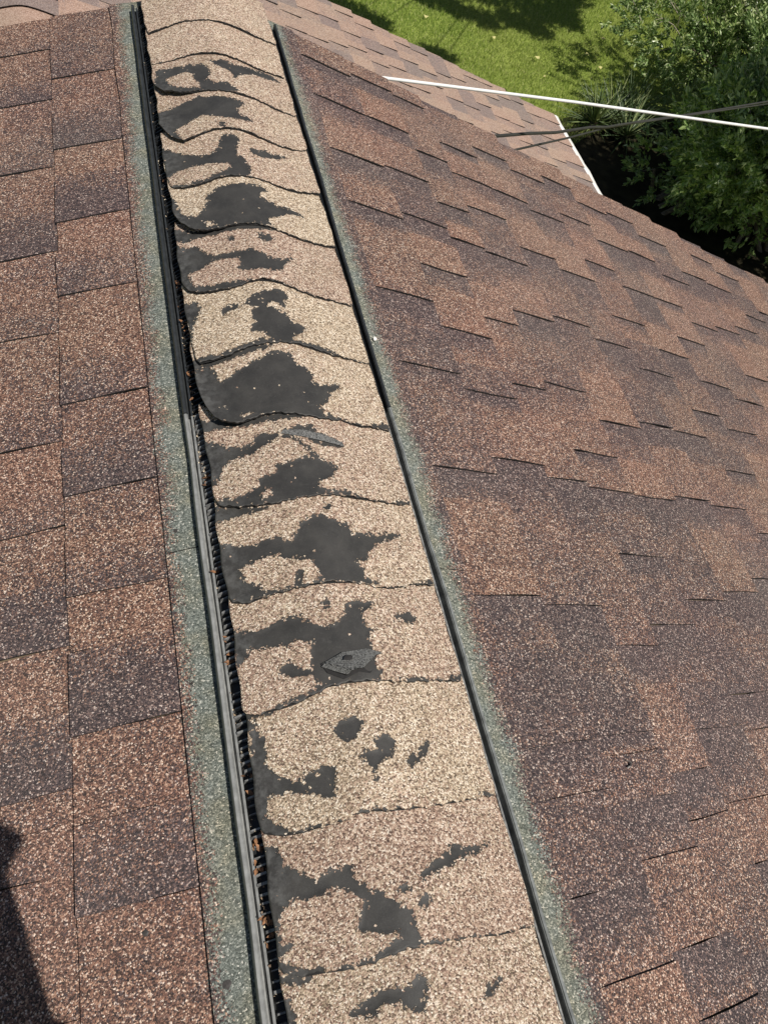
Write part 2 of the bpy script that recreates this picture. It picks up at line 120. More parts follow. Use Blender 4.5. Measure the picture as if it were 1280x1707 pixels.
# ------------------------------------------------------------------ materials
class NT:
    def __init__(s, name):
        s.m = bpy.data.materials.new(name); s.m.use_nodes = True; s.n = s.m.node_tree.nodes; s.l = s.m.node_tree.links
        s.n.clear(); s.out = s.n.new('ShaderNodeOutputMaterial'); s.b = s.n.new('ShaderNodeBsdfPrincipled')
        s.l.new(s.b.outputs[0], s.out.inputs[0])
    def put(s, sock, v):
        if isinstance(v, bpy.types.NodeSocket): s.l.new(v, sock)
        elif v is not None: sock.default_value = v
    def pos(s): return s.n.new('ShaderNodeNewGeometry').outputs['Position']
    def island(s): return s.n.new('ShaderNodeNewGeometry').outputs['Random Per Island']
    def obj(s): return s.n.new('ShaderNodeObjectInfo')
    def noise(s, vec, scale, detail=3, rough=.5, out='Fac', dist=0):
        x = s.n.new('ShaderNodeTexNoise'); s.put(x.inputs['Vector'], vec); x.inputs['Scale'].default_value = scale
        x.inputs['Detail'].default_value = detail; x.inputs['Roughness'].default_value = rough; x.inputs['Distortion'].default_value = dist
        return x.outputs[out]
    def voro(s, vec, scale, feature='F1'):
        x = s.n.new('ShaderNodeTexVoronoi'); x.feature = feature; s.put(x.inputs['Vector'], vec); x.inputs['Scale'].default_value = scale; return x
    def math(s, op, a, b=None, c=None, clamp=False):
        x = s.n.new('ShaderNodeMath'); x.operation = op; x.use_clamp = clamp
        s.put(x.inputs[0], a)
        if b is not None: s.put(x.inputs[1], b)
        if c is not None: s.put(x.inputs[2], c)
        return x.outputs[0]
    def map(s, v, a, b, c=0., d=1., smooth=False):
        x = s.n.new('ShaderNodeMapRange'); x.interpolation_type = 'SMOOTHSTEP' if smooth else 'LINEAR'
        s.put(x.inputs[0], v); 
        for i, q in enumerate((a, b, c, d)): s.put(x.inputs[i+1], q)
        return x.outputs[0]
    def ramp(s, v, stops, interp='LINEAR'):
        x = s.n.new('ShaderNodeValToRGB'); x.color_ramp.interpolation = interp; e = x.color_ramp.elements
        while len(e) < len(stops): e.new(.5)
        for i, (p, c) in enumerate(stops): e[i].position = p; e[i].color = (*c, 1)
        s.put(x.inputs[0], v); return x.outputs[0]
    def mix(s, f, a, b, mode='MIX'):
        x = s.n.new('ShaderNodeMix'); x.data_type = 'RGBA'; x.blend_type = mode
        s.put(x.inputs[0], f)
        for k, v in ((6, a), (7, b)):
            if isinstance(v, bpy.types.NodeSocket): s.l.new(v, x.inputs[k])
            else: x.inputs[k].default_value = (*v, 1)
        return x.outputs[2]
    def sep(s, v):
        x = s.n.new('ShaderNodeSeparateXYZ'); s.l.new(v, x.inputs[0]); return x.outputs
    def sepc(s, v):
        x = s.n.new('ShaderNodeSeparateColor'); s.l.new(v, x.inputs[0]); return x.outputs
    def bump(s, h, dist, strength=1., normal=None):
        x = s.n.new('ShaderNodeBump'); x.inputs['Strength'].default_value = strength; x.inputs['Distance'].default_value = dist
        s.put(x.inputs['Height'], h)
        if normal is not None: s.l.new(normal, x.inputs['Normal'])
        return x.outputs[0]
    def fin(s, color=None, rough=None, normal=None, spec=None, metal=None):
        s.put(s.b.inputs['Base Color'], (*color, 1) if isinstance(color, tuple) else color)
        s.put(s.b.inputs['Roughness'], rough)
        if normal is not None: s.l.new(normal, s.b.inputs['Normal'])
        if spec is not None: s.b.inputs['Specular IOR Level'].default_value = spec
        if metal is not None: s.b.inputs['Metallic'].default_value = metal
        return s.m

def plain(name, c, rough=.6, var=.15, scale=30., spec=.4, bump=0.):
    t = NT(name); p = t.pos(); n = t.noise(p, scale, 4, .6)
    f = t.map(n, .3, .7, 1-var, 1+var)
    col = t.mix(1., c, t.mix(0., (1, 1, 1), (1, 1, 1)), 'MULTIPLY')
    x = t.n.new('ShaderNodeVectorMath'); x.operation = 'SCALE'; x.inputs[0].default_value = c; t.put(x.inputs['Scale'], f)
    return t.fin(x.outputs[0], rough, t.bump(n, bump) if bump else None, spec)

def granule_nodes(t, p, scale=520.):
    d = t.noise(p, scale*.8, 1, .5, 'Color')
    x = t.n.new('ShaderNodeVectorMath'); x.operation = 'MULTIPLY_ADD'; t.l.new(d, x.inputs[0])
    x.inputs[1].default_value = (.0016, .0016, .0016); t.l.new(p, x.inputs[2])
    v = t.voro(x.outputs[0], scale)
    rnd = t.sepc(v.outputs['Color'])
    return v, rnd

def shingle_material(name, pale=False):
    """obj.color: R = tone (0 dark grey-purple .. 1 warm orange-brown)"""
    t = NT(name); p = t.pos()
    v, rnd = granule_nodes(t, p, 590. if not pale else 330.)
    oc = t.sepc(t.obj().outputs['Color'])
    ga = t.n.new('ShaderNodeAttribute'); ga.attribute_name = 'grad'
    big = t.noise(p, 7., 3, .55); med = t.noise(p, 38., 3, .6)
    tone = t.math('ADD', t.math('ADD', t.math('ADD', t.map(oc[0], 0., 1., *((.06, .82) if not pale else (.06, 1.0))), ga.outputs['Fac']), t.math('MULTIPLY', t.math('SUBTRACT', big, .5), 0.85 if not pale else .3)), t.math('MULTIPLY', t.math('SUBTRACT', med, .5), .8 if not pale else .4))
    k = 1.0
    if not pale:
        dark = t.ramp(rnd[0], [(0, (.020,.016,.018)), (.35, (.048,.037,.040)), (.62, (.088,.067,.068)), (.8, (.145,.10,.090)), (.92, (.28,.20,.17)), (1, (.62,.53,.47))])
        warm = t.ramp(rnd[0], [(0, (.030,.020,.017)), (.28, (.092,.051,.040)), (.54, (.19,.102,.075)), (.76, (.335,.188,.127)), (.9, (.53,.355,.25)), (1, (.84,.71,.58))])
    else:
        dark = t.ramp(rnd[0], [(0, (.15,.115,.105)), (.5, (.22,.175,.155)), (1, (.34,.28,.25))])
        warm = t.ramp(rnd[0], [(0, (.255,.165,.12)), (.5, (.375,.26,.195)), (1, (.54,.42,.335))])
    # each single granule picks one of the two blends: tone sets the odds
    pick = t.math('ADD', t.map(tone, .0, 1., 0., 1.), t.math('MULTIPLY', t.math('SUBTRACT', rnd[1], .5), .9))
    col = t.mix(t.map(pick, .35, .65, 0., 1.), dark, warm)
    hue = t.noise(p, 3.1, 2, .5)
    col = t.mix(t.map(hue, .35, .7, 0., .35), col, t.mix(1., col, (1.08, .88, .93), 'MULTIPLY'))
    if not pale:
        # strip of green-grey headlap granules beside the ridge vent
        ax = t.math('ABSOLUTE', t.sep(p)[0])
        lim = t.math('ADD', ax, t.math('MULTIPLY', t.math('SUBTRACT', rnd[2], .5), .026))
        lim = t.math('ADD', lim, t.math('MULTIPLY', t.math('SUBTRACT', t.noise(p, 11., 3, .6), .5), .024))
        mp = t.n.new('ShaderNodeMapping'); t.l.new(p, mp.inputs[0]); mp.inputs['Scale'].default_value = (4, 46, 4)
        lim = t.math('ADD', lim, t.math('MULTIPLY', t.math('SUBTRACT', t.noise(mp.outputs[0], 1., 4, .65), .5), .030))
        green = t.ramp(rnd[0], [(0, (.06,.070,.062)), (.4, (.13,.148,.132)), (.75, (.21,.23,.205)), (.93, (.34,.355,.315)), (1, (.60,.59,.53))])
        g2 = t.mix(t.map(t.noise(p, 22., 3, .6), .4, .65, 0., 1.), green, t.mix(1., green, (1.1, 1.0, .86), 'MULTIPLY'))
        lim = t.math('ADD', lim, t.math('MULTIPLY', t.sep(p)[1], .006))
        col = t.mix(t.map(lim, .207, .211, 1., 0.), col, g2)
        col = t.mix(t.map(t.noise(p, 1.7, 3, .6), .45, .8, 0., .12), col, (.30, .27, .24))
    nrm = t.bump(t.math('MULTIPLY', v.outputs['Distance'], -1.), .0012 if not pale else .0015, .9)
    # a few glassy granules
    rough = t.map(rnd[2], .9, 1., .8, .38)
    return t.fin(col, rough, nrm, .35)

M = {}
M['shingle'] = shingle_material('shingle_granules')
M['wing_shingle'] = shingle_material('wing_shingle_granules', True)  # paler blend: haze over the distant roof is put into the colour
M['mat_edge'] = plain('asphalt_edge', (.018, .017, .017), .75, .3, 200.)
M['deck'] = plain('roof_sheathing', (.16, .12, .08), .8, .3, 12.)
M['black_plastic'] = plain('black_vent_plastic', (.032, .035, .037), .42, .35, 60., .5)
M['grey_plastic'] = plain('weathered_grey_vent_plastic', (.235, .24, .235), .5, .25, 90., .5)
M['mid_plastic'] = plain('scuffed_dark_vent_plastic', (.17, .18, .175), .5, .4, 70., .5)
M['fin_plastic'] = plain('vent_fin_plastic', (.20, .20, .195), .45, .6, 140., .5)
M['fin_black'] = plain('vent_fin_black', (.016, .017, .018), .5, .4, 140., .5)
M['white'] = plain('white_painted_metal', (.80, .79, .75), .45, .12, 14.)
M['white_cable'] = plain('white_cable_jacket', (.80, .80, .78), .4, .05, 8.)
M['dark_cable'] = plain('grey_cable_jacket', (.036, .035, .031), .6, .25, 12.)
M['siding'] = plain('pale_siding', (.55, .53, .47), .6, .1, 4.)
M['bark'] = plain('bark', (.16, .13, .10), .9, .5, 18., .2, .02)
M['twig'] = plain('bare_twig', (.30, .26, .21), .8, .4, 30., .2)
M['soil'] = plain('shaded_soil', (.03, .026, .015), .95, .5, 6., .1)
M['debris_leaf'] = plain('dry_leaf', (.26, .13, .065), .7, .7, 200., .3)
M['tar'] = plain('tar', (.05,.045,.042), .6, .4, 300.)
M['pale_leaf'] = plain('fallen_leaf', (.52, .48, .20), .6, .2, 60., .3)
M['bare_mat_flap'] = plain('torn_mat', (.12, .12, .117), .6, .95, 520., .4, .0015)

def cap_material():
    t = NT('ridge_cap_granules'); p = t.pos()
    v, rnd = granule_nodes(t, p, 580.)
    oc = t.sepc(t.obj().outputs['Color'])       # R: pink, G: light
    tone = t.math('ADD', oc[0], t.math('MULTIPLY', t.math('SUBTRACT', t.noise(p, 12., 3, .6), .5), 1.1))
    yel = t.ramp(rnd[0], [(0, (.10,.075,.05)), (.16, (.21,.155,.108)), (.5, (.455,.35,.245)), (.78, (.66,.54,.40)), (1, (.88,.79,.66))])
    pnk = t.ramp(rnd[0], [(0, (.085,.055,.045)), (.16, (.17,.105,.08)), (.5, (.40,.265,.20)), (.78, (.58,.43,.325)), (1, (.84,.73,.61))])
    pick = t.math('ADD', tone, t.math('MULTIPLY', t.math('SUBTRACT', rnd[1], .5), .8))
    gcol = t.mix(t.map(pick, .3, .7, 0., 1.), yel, pnk)
    x = t.n.new('ShaderNodeVectorMath'); x.operation = 'SCALE'; t.l.new(gcol, x.inputs[0]); t.put(x.inputs['Scale'], t.map(oc[1], 0., 1., .55, 1.15)); gcol = x.outputs[0]
    gcol = t.mix(t.map(t.noise(p, 19., 5, .7), .48, .75, 0., .42), gcol, t.mix(1., gcol, (.62, .58, .54), 'MULTIPLY'))
    a = t.n.new('ShaderNodeAttribute'); a.attribute_name = 'bare'
    clump = t.voro(p, 210.); cr = t.sepc(clump.outputs['Color'])
    sd_ = t.math('ADD', a.outputs['Fac'], t.math('MULTIPLY', t.math('SUBTRACT', cr[0], .42), .0055))
    sd_ = t.math('ADD', sd_, t.math('MULTIPLY', t.math('SUBTRACT', t.noise(p, 90., 4, .65), .46), .011))
    sd_ = t.math('ADD', sd_, t.math('MULTIPLY', t.math('SUBTRACT', rnd[2], .5), .0022))
    sd_ = t.math('ADD', sd_, .0007)
    m = t.map(sd_, -.0002, .0003, 0., 1.)
    # worn pinholes, and the odd granule left behind on the bare mat
    hole = t.map(t.noise(p, 62., 4, .7), .715, .725, 0., 1.)
    m = t.math('MAXIMUM', m, hole)
    stay = t.math('GREATER_THAN', t.sepc(t.voro(p, 330.).outputs['Color'])[1], t.map(sd_, .0, .007, .90, .9985))
    m = t.math('MULTIPLY', m, t.math('SUBTRACT', 1., stay))
    bn = t.noise(p, 26., 4, .65); bf = t.noise(p, 900., 2, .6)
    bare = t.mix(t.map(bn, .35, .72, 0., 1.), (.030, .029, .028), (.056, .053, .049))
    bare = t.mix(t.map(t.noise(p, 160., 5, .75, 'Fac', 1.2), .56, .72, 0., .55), bare, (.085, .083, .078))
    bare = t.mix(t.map(t.noise(p, 55., 5, .7), .60, .74, 0., .5), bare, (.016, .016, .016))
    bare = t.mix(t.map(bf, .55, .8, 0., .5), bare, (.10, .10, .095))
    # sky sheen painted as a paler colour towards the curled left edge
    xs = t.sep(p)[0]
    sky_sheen = t.math('MULTIPLY', t.map(xs, -.145, -.10, 1., 0.), t.map(t.noise(p, 70., 4, .7), .42, .7, 0., 1.))
    bare = t.mix(t.math('MULTIPLY', sky_sheen, .55), bare, (.17, .17, .165))
    col = t.mix(m, gcol, bare)
    hgt = t.math('ADD', t.math('MULTIPLY', t.math('SUBTRACT', 1., m), t.math('SUBTRACT', 1.6, t.math('MULTIPLY', v.outputs['Distance'], 1.0))), t.math('MULTIPLY', bf, .10))
    nrm = t.bump(hgt, .0012, 1.)
    rough = t.mix(m, (.82,)*3, (.60,)*3)
    return t.fin(col, t.sepc(rough)[0], nrm, .4)
M['cap'] = cap_material()

def lawn_material():
    t = NT('lawn_grass'); p = t.pos()
    a = t.noise(p, 1.1, 4, .6); b = t.noise(p, 22., 4, .7); c = t.noise(p, .35, 2, .5)
    col = t.ramp(t.math('ADD', t.math('MULTIPLY', a, .45), t.math('MULTIPLY', b, .55)), [(.28, (.12,.16,.03)), (.5, (.24,.30,.06)), (.72, (.38,.43,.12))])
    col = t.mix(t.map(c, .4, .7, 0., .5), col, (.15, .17, .035))
    return t.fin(col, .8, t.bump(b, .03), .2)
M['lawn'] = lawn_material()
def blade_material():
    t = NT('grass_blades'); p = t.pos(); r = t.island()
    a = t.noise(p, 1.1, 4, .6); c = t.noise(p, .45, 3, .6)
    col = t.ramp(r, [(0, (.22,.33,.065)), (.5, (.42,.53,.12)), (.85, (.56,.63,.20)), (1, (.76,.72,.40))])
    col = t.mix(t.map(a, .35, .7, 0., .45), col, (.30, .41, .09))
    col = t.mix(t.map(c, .42, .68, 0., .4), col, (.52, .52, .18))
    t.fin(col, .6, None, .25)
    tb = t.n.new('ShaderNodeBsdfTranslucent'); t.l.new(col, tb.inputs[0]); ms = t.n.new('ShaderNodeMixShader'); ms.inputs[0].default_value = .4
    t.l.new(t.b.outputs[0], ms.inputs[1]); t.l.new(tb.outputs[0], ms.inputs[2]); t.l.new(ms.outputs[0], t.out.inputs[0]); return t.m
M['blade'] = blade_material()
def leaf_material(name, stops, rough=.42, trans=.12):
    t = NT(name); r = t.island(); p = t.pos()
    col = t.ramp(r, stops)
    col = t.mix(t.map(t.noise(p, 1.6, 2, .5), .4, .7, 0., .4), col, t.mix(1., col, (1.3, 1.15, .7), 'MULTIPLY'))
    t.fin(col, rough, None, .5)
    tb = t.n.new('ShaderNodeBsdfTranslucent'); t.l.new(col, tb.inputs[0])
    ms = t.n.new('ShaderNodeMixShader'); ms.inputs[0].default_value = trans
    t.l.new(t.b.outputs[0], ms.inputs[1]); t.l.new(tb.outputs[0], ms.inputs[2]); t.l.new(ms.outputs[0], t.out.inputs[0])
    return t.m
M['shrub_leaf'] = leaf_material('shrub_leaves', [(0, (.08,.15,.04)), (.4, (.20,.31,.10)), (.8, (.36,.46,.19)), (1, (.66,.72,.46))], .34, .25)
M['dark_leaf'] = leaf_material('broad_dark_leaves', [(0, (.06,.10,.04)), (.6, (.14,.20,.08)), (1, (.32,.38,.18))], .34, .2)
M['tree_leaf'] = leaf_material('tree_leaves', [(0, (.03,.06,.015)), (1, (.09,.15,.03))])
M['yucca_leaf'] = leaf_material('yucca_leaves', [(0, (.05,.085,.035)), (.7, (.10,.15,.055)), (1, (.34,.38,.17))], .45, .05)

# ------------------------------------------------------------------ ground
GZ = -4.4
def terrain():
    n = 60; xs = np.linspace(-1, 1, n); xs = np.sign(xs)*np.abs(xs)**2.5*400
    X, Y = np.meshgrid(xs+6, xs+10); Z = GZ+.05*np.sin(X*.7)*np.cos(Y*.5)-.02
    V = np.c_[X.ravel(), Y.ravel(), Z.ravel()]
    i = np.arange(n*n).reshape(n, n); F = np.stack([i[:-1,:-1], i[:-1,1:], i[1:,1:], i[1:,:-1]], -1).reshape(-1, 4)
    o = mesh('lawn_ground', V, F, M['lawn'], smooth=True); tag(o, None, None, None, 'structure'); return o
terrain()
def gz(x, y): return GZ+.05*np.sin(x*.7)*np.cos(y*.5)-.02

# ------------------------------------------------------------------ main house
house = empty('house', (0, -1, GZ), 'brown shingled gable roof in the foreground with worn tan ridge caps along its ridge', 'house')
RAKE = 2.02; NEAR = -2.4; EAVE_R = 3.9; EAVE_L = 3.6

# roof boards under the shingles, walls, trim
def roof_board(side, smax, parent):
    mb = MB(); x0, x1 = 0.045*side, smax*CT*side
    pts = [(x0, -abs(x0)*TR-.004), (x1, -abs(x1)*TR-.004), (x1, -abs(x1)*TR-.05), (x0, -abs(x0)*TR-.05)]
    mb.extrude_y(pts, [(NEAR, 0, 0), (RAKE-.012, 0, 0)]); return mb.build('roof_board', M['deck'], parent)
slope_r = mesh('roof_slope', [(.02,NEAR,-.012),(EAVE_R*CT,NEAR,-EAVE_R*CT*TR-.006),(EAVE_R*CT,RAKE-.006,-EAVE_R*CT*TR-.006),(.02,RAKE-.006,-.012)], [(0,1,2,3)], M['mat_edge'], house)
slope_r['label'] = 'right slope falling towards the lawn'
slope_l = mesh('roof_slope', [(-.02,NEAR,-.012),(-.02,RAKE-.006,-.012),(-EAVE_L*CT,RAKE-.006,-EAVE_L*CT*TR-.006),(-EAVE_L*CT,NEAR,-EAVE_L*CT*TR-.006)], [(0,1,2,3)], M['mat_edge'], house)
slope_l['label'] = 'left slope'
roof_board(1, EAVE_R, slope_r); roof_board(-1, EAVE_L, slope_l)
def walls():
    mb = MB(); zt = lambda x: -abs(x)*TR-.06
    for y0, y1 in ((RAKE-.30, RAKE-.18), (NEAR+.2, NEAR+.32)):
        P = [(-3.1, GZ), (3.35, GZ), (3.35, zt(3.35)), (0, zt(0)), (-3.1, zt(3.1))]
        mb.extrude_y(P, [(y0, 0, 0), (y1, 0, 0)])
    mb.box(3.23, 3.35, NEAR+.32, RAKE-.30, GZ, zt(3.35)); mb.box(-3.1, -2.98, NEAR+.32, RAKE-.30, GZ, zt(3.1))
    mb.build('wall', M['siding'], house)
    for s, e in ((1, EAVE_R), (-1, EAVE_L)):
        x1 = e*CT*s; mb = MB()
        mb.hexa([(0, RAKE-.05, -.19), (x1, RAKE-.05, -abs(x1)*TR-.19), (x1, RAKE-.025, -abs(x1)*TR-.19), (0, RAKE-.025, -.19),
                 (0, RAKE-.05, -.055), (x1, RAKE-.05, -abs(x1)*TR-.055), (x1, RAKE-.025, -abs(x1)*TR-.055), (0, RAKE-.025, -.055)])
        mb.build('rake_board', M['white'], house)
walls()

NOISE = [(rng.uniform(6, 14), rng.uniform(5, 12), rng.uniform(0, 6)) for _ in range(4)]
def wob(s, y): return sum(math.sin(a*s+b*y+c) for a, b, c in NOISE)*.25
def piece(side, s0, s1, y0, y1, raise_, tone, parent, mat, tr=TR, ct=CT, base=(0, 0), thick=.0035, ns=4, ny=4, butt=.0065, wave=.0016, name='shingle', g=(0, 0)):
    """one shingle tab: slab following the slope, upper end tucked under the course above"""
    st = math.sin(math.atan(tr))
    ss = np.linspace(s0-.006, s1, ns+1); ys = np.linspace(y0, y1, ny+1)
    V = []; 
    j0, j1, jb = (random.uniform(-.0022, .0022) for _ in range(3))
    for i, s in enumerate(ss):
        for j, y in enumerate(ys):
            h = .0008+butt*max(0, (s-s0)/(s1-s0))+raise_*min(1, max(.25, (s-s0+.01)/.03))+wave*wob(s, y)
            sj = s+(jb*math.sin(y*23+j0*900) if i == ns else 0); yj = y+((j0 if j == 0 else j1 if j == ny else 0)*math.sin(s*31))
            V.append((base[0]+side*(sj*ct+h*st), yj, base[1]-sj*st+h*ct))
    n = len(V); nb = []
    for v in V: nb.append((v[0]-side*thick*st, v[1], v[2]-thick*ct))
    w = ny+1; F = []; Mi = []
    for i in range(ns):
        for j in range(ny):
            a = i*w+j; f = (a, a+w, a+w+1, a+1); F.append(f if side > 0 else f[::-1]); Mi.append(0)
    border = [i*w for i in range(ns+1)]+[ns*w+j for j in range(1, ny+1)]+[i*w+ny for i in range(ns-1, -1, -1)]+[j for j in range(ny-1, 0, -1)]
    B = V+nb
    for a, b in zip(border, border[1:]+border[:1]):
        f = (b, a, a+n, b+n); F.append(f if side > 0 else f[::-1]); Mi.append(1)
    o = mesh(name, B, F, [mat, M['mat_edge']], parent, Mi, False, (tone, .5, .5))
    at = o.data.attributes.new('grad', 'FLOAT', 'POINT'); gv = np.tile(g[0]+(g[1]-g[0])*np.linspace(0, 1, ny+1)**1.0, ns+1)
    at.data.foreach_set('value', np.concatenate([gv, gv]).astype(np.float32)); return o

def course_pieces(cuts, y_lo, y_hi, wmin=.42, wmax=.78):
    """alternate raised tabs (their near edge on a cut) and recessed gaps"""
    cuts = sorted(set(round(c, 3) for c in cuts)); cc = [c for i, c in enumerate(cuts) if i == 0 or c-cuts[i-1] > .06]
    cc = sorted(cc+[(a+b)/2+random.uniform(-.03, .03) for a, b in zip(cc, cc[1:]) if b-a > .37])
    while cc and y_hi-cc[-1] > .32: cc.append(cc[-1]+random.uniform(.18, .26))
    # fill in before, between and after
    full = []
    y = (cc[0] if cc else y_hi)
    pre = []
    while y > y_lo: y -= random.uniform(.16, .30); pre.append(y)
    full = pre[::-1]+cc
    last = full[-1]
    if not cc: full = [f for f in full if f < y_hi-.04]
    out = []
    for i, c in enumerate(full):
        nx = full[i+1] if i+1 < len(full) else y_hi+random.uniform(.02, .2)
        w = (nx-c)*random.uniform(wmin, wmax)
        out.append((c, min(c+w, y_hi), 1)); out.append((c+w, min(nx, y_hi), 0))
    lo = full[0] if full else y_lo
    return [(max(a, y_lo), b, k) for a, b, k in out if b-max(a, y_lo) > .012 and a < y_hi]

stuffV = {1: MB(), -1: MB()}
def tone_of(k):
    if k: return random.choice([.95, .8, .65, .85, .5, .3, .1])+random.uniform(-.08, .08)
    return random.choice([.15, .1, .25, .3, .45, .65])+random.uniform(-.08, .08)
SBR = [.17, .24, .39, .535, .648, .798, .95, 1.10, 1.252, 1.41, 1.57, 1.735, 1.905, 2.07, 2.235]
while SBR[-1] < EAVE_R-.1: SBR.append(SBR[-1]+.155)
SBL = [.155, .2273, .370, .513]
while SBL[-1] < EAVE_L-.1: SBL.append(SBL[-1]+.148)
def far_sheet(side, s0, s1, y0, y1, parent):
    """courses nobody sees in the photograph: joined strips of tabs with the same relief"""
    mb = stuffV[side]; y = y0; st = math.sin(TH)
    while y < y1:
        w = random.uniform(.09, .2); e = min(y+w, y1); r = random.choice([0, .0032])
        P = []
        for z in (-.006, 1):
            for (s, yy) in ((s0, y), (s1, y), (s1, e), (s0, e)):
                h = (z if z < 0 else .0008+(.0045 if s == s1 else 0)+r)
                P.append((side*(s*CT+h*st), yy, -s*st+h*CT))
        if side < 0: P = [P[i] for i in (3, 2, 1, 0, 7, 6, 5, 4)]
        mb.hexa(P); y = e
nshown = {1: 0, -1: 0}
for i in range(len(SBR)-1):
    s0, s1 = SBR[i], SBR[i+1]
    cuts = D['CR'].get(str(i), [])
    # nearest point of this course the photograph shows
    ylo = -.45+max(0, (s0-.6))*.95
    if s0 > 2.45: ylo = 9
    if i == 0:
        for a, b in ((-.5, .444), (.444, 1.43), (1.43, RAKE)): piece(1, s0, s1, a, b-.0015, 0, .25, slope_r, M['shingle'], ny=8)
        far_sheet(1, s0, s1, NEAR, -.5, slope_r); continue
    if ylo < RAKE:
        for a, b, k in course_pieces(cuts, ylo, RAKE+random.uniform(-.006, .006)):
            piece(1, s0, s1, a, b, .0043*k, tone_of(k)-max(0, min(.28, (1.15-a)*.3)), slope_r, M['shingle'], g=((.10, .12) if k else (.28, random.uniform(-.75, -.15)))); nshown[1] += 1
        far_sheet(1, s0, s1, NEAR, ylo, slope_r)
    else: far_sheet(1, s0, s1, NEAR, RAKE, slope_r)
# left slope: tones follow the photograph course by course (y, tone of the tab whose near edge is at that cut)
TL = {1: {.082: .25, .289: .15, .483: .8, .653: .15, .831: .6, 1.077: .4, 1.275: .3, 1.501: .2, 1.547: .3, 1.754: .45}, 2: {.132: .75, .228: .1, .417: .1, .607: .85, .764: .6, .999: .6, 1.205: .15, 1.458: .35, 1.691: .5}}
for i in range(len(SBL)-1):
    s0, s1 = SBL[i], SBL[i+1]
    if i == 0:
        for a, b in ((-.5, .517), (.517, 1.50), (1.50, RAKE-.004)): piece(-1, s0, s1, a, b-.0015, 0, .55, slope_l, M['shingle'], ny=8)
        far_sheet(-1, s0, s1, NEAR, -.5, slope_l); continue
    if i < 4:
        for a, b, k in course_pieces(D['CL'].get(str(i), []), -.35, RAKE+random.uniform(-.008, .004), .45, .6):
            tn = TL.get(i, {}).get(round(a, 3)) if k else None
            if tn is None: tn = random.choice([.85, .7, .6]) if not k else tone_of(1)
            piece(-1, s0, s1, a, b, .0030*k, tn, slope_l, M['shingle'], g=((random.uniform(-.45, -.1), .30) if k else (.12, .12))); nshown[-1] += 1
        far_sheet(-1, s0, s1, NEAR, -.35, slope_l)
    else: far_sheet(-1, s0, s1, NEAR, RAKE, slope_l)
for s, p in ((1, slope_r), (-1, slope_l)):
    stuffV[s].build('shingle', M['shingle'], p, kind='stuff', color=(.55, .5, .5))
print('pieces', nshown)

# ------------------------------------------------------------------ ridge vent (two four-foot sections) under the caps
def rp(x): return -abs(x)*TR
def vent(y0, y1, rail_l, rail_r, fin_m):
    c = Vector((0, y0, 0))
    v = bpy.data.objects.new('ridge_vent', None); COL.objects.link(v); v.parent = house; v.location = Vector((0, y0, 0))-house.location
    n = 14; J = [(y0+(y1-y0)*i/n, random.uniform(-.0012, .0012), random.uniform(-.0012, .0012)) for i in range(n+1)]
    for s, m in ((-1, rail_l), (1, rail_r)):
        z = rp(.171)
        # outer wall with a rolled lip and a groove
        P = [(s*.1715, z-.001), (s*.1715, z+.020), (s*.1705, z+.0225), (s*.1668, z+.0232), (s*.1660, z+.0215), (s*.1652, z+.0218), (s*.1646, z+.0200), (s*.1642, z+.009), (s*.1615, z+.008), (s*.1600, z+.0105), (s*.1600, z+.004)]
        if s > 0: P = P[::-1]
        mb = MB(); mb.extrude_y(P, J); mb.build('side_rail', m, v, smooth=False)
        # slotted shelf between the wall and the caps
        P = [(s*.1599, rp(.1599)+.003), (s*.1599, rp(.1599)+.0125), (s*.1570, rp(.157)+.0125), (s*.1568, rp(.157)+.0060), (s*.1568, rp(.157)+.003)]
        if s > 0: P = P[::-1]
        mb = MB(); mb.extrude_y(P, [(y0, 0, 0), (y1, 0, 0)]); mb.build('shelf', fin_m if s > 0 else rail_l, v)
        P = [(s*.1566, rp(.1566)+.003), (s*.1566, rp(.1566)+.0055), (s*.1182, rp(.118)+.009), (s*.1182, rp(.118)+.003)]
        if s > 0: P = P[::-1]
        mb = MB(); mb.extrude_y(P, [(y0, 0, 0), (y1, 0, 0)]); mb.build('cap_shade_strip', M['fin_black'], v)  # black strip: shadow of the cap edges painted over the inner shelf
        mb = MB(); y = y0+.004
        while y < y1-.004:
            t = .0034+random.uniform(-.0012, .0012); hb = .0085+random.uniform(-.002, .003); j = random.uniform(.001, .003); xo = .1572+random.uniform(-.0028, .0008)
            zb = rp(xo)+.006; zi = rp(.120)+.010; zt = rp(.120)+.026
            xm = .139
            mb.hexa([(s*xo, y, zb), (s*.120, y+j, zi), (s*.120, y+t+j, zi), (s*xo, y+t, zb),
                     (s*(xo-.0006), y+.0008, zb+hb), (s*.120, y+j, zt), (s*.120, y+t+j, zt), (s*(xo-.0006), y+t-.0008, zb+hb)] if s < 0 else
                    [(s*.120, y, zi), (s*xo, y, zb), (s*xo, y+t, zb), (s*.120, y+t, zi), (s*.120, y, zt), (s*(xo-.0015), y, zb+.003), (s*(xo-.0015), y+t, zb+.003), (s*.120, y+t, zt)])
            y += (.0098 if random.random() > .06 else .019)+random.uniform(-.0014, .0014)
        mb.build('fin', fin_m, v, kind='stuff')
    # ribbed core carrying the caps
    P = [(-.118, rp(.118)+.003), (-.118, rp(.118)+.012), (0, .008), (.118, rp(.118)+.012), (.118, rp(.118)+.003), (0, -.002)]
    mb = MB(); mb.extrude_y(P[::-1], [(y0, 0, 0), (y1, 0, 0)]); mb.build('core', M['fin_black'], v)
    return v
va = vent(.7445, 1.965, M['black_plastic'], M['black_plastic'], M['fin_black']); va['label'] = 'black far section of the ridge vent'
vb = vent(-.476, .7425, M['grey_plastic'], M['mid_plastic'], M['fin_plastic']); vb['label'] = 'weathered grey near section of the ridge vent'

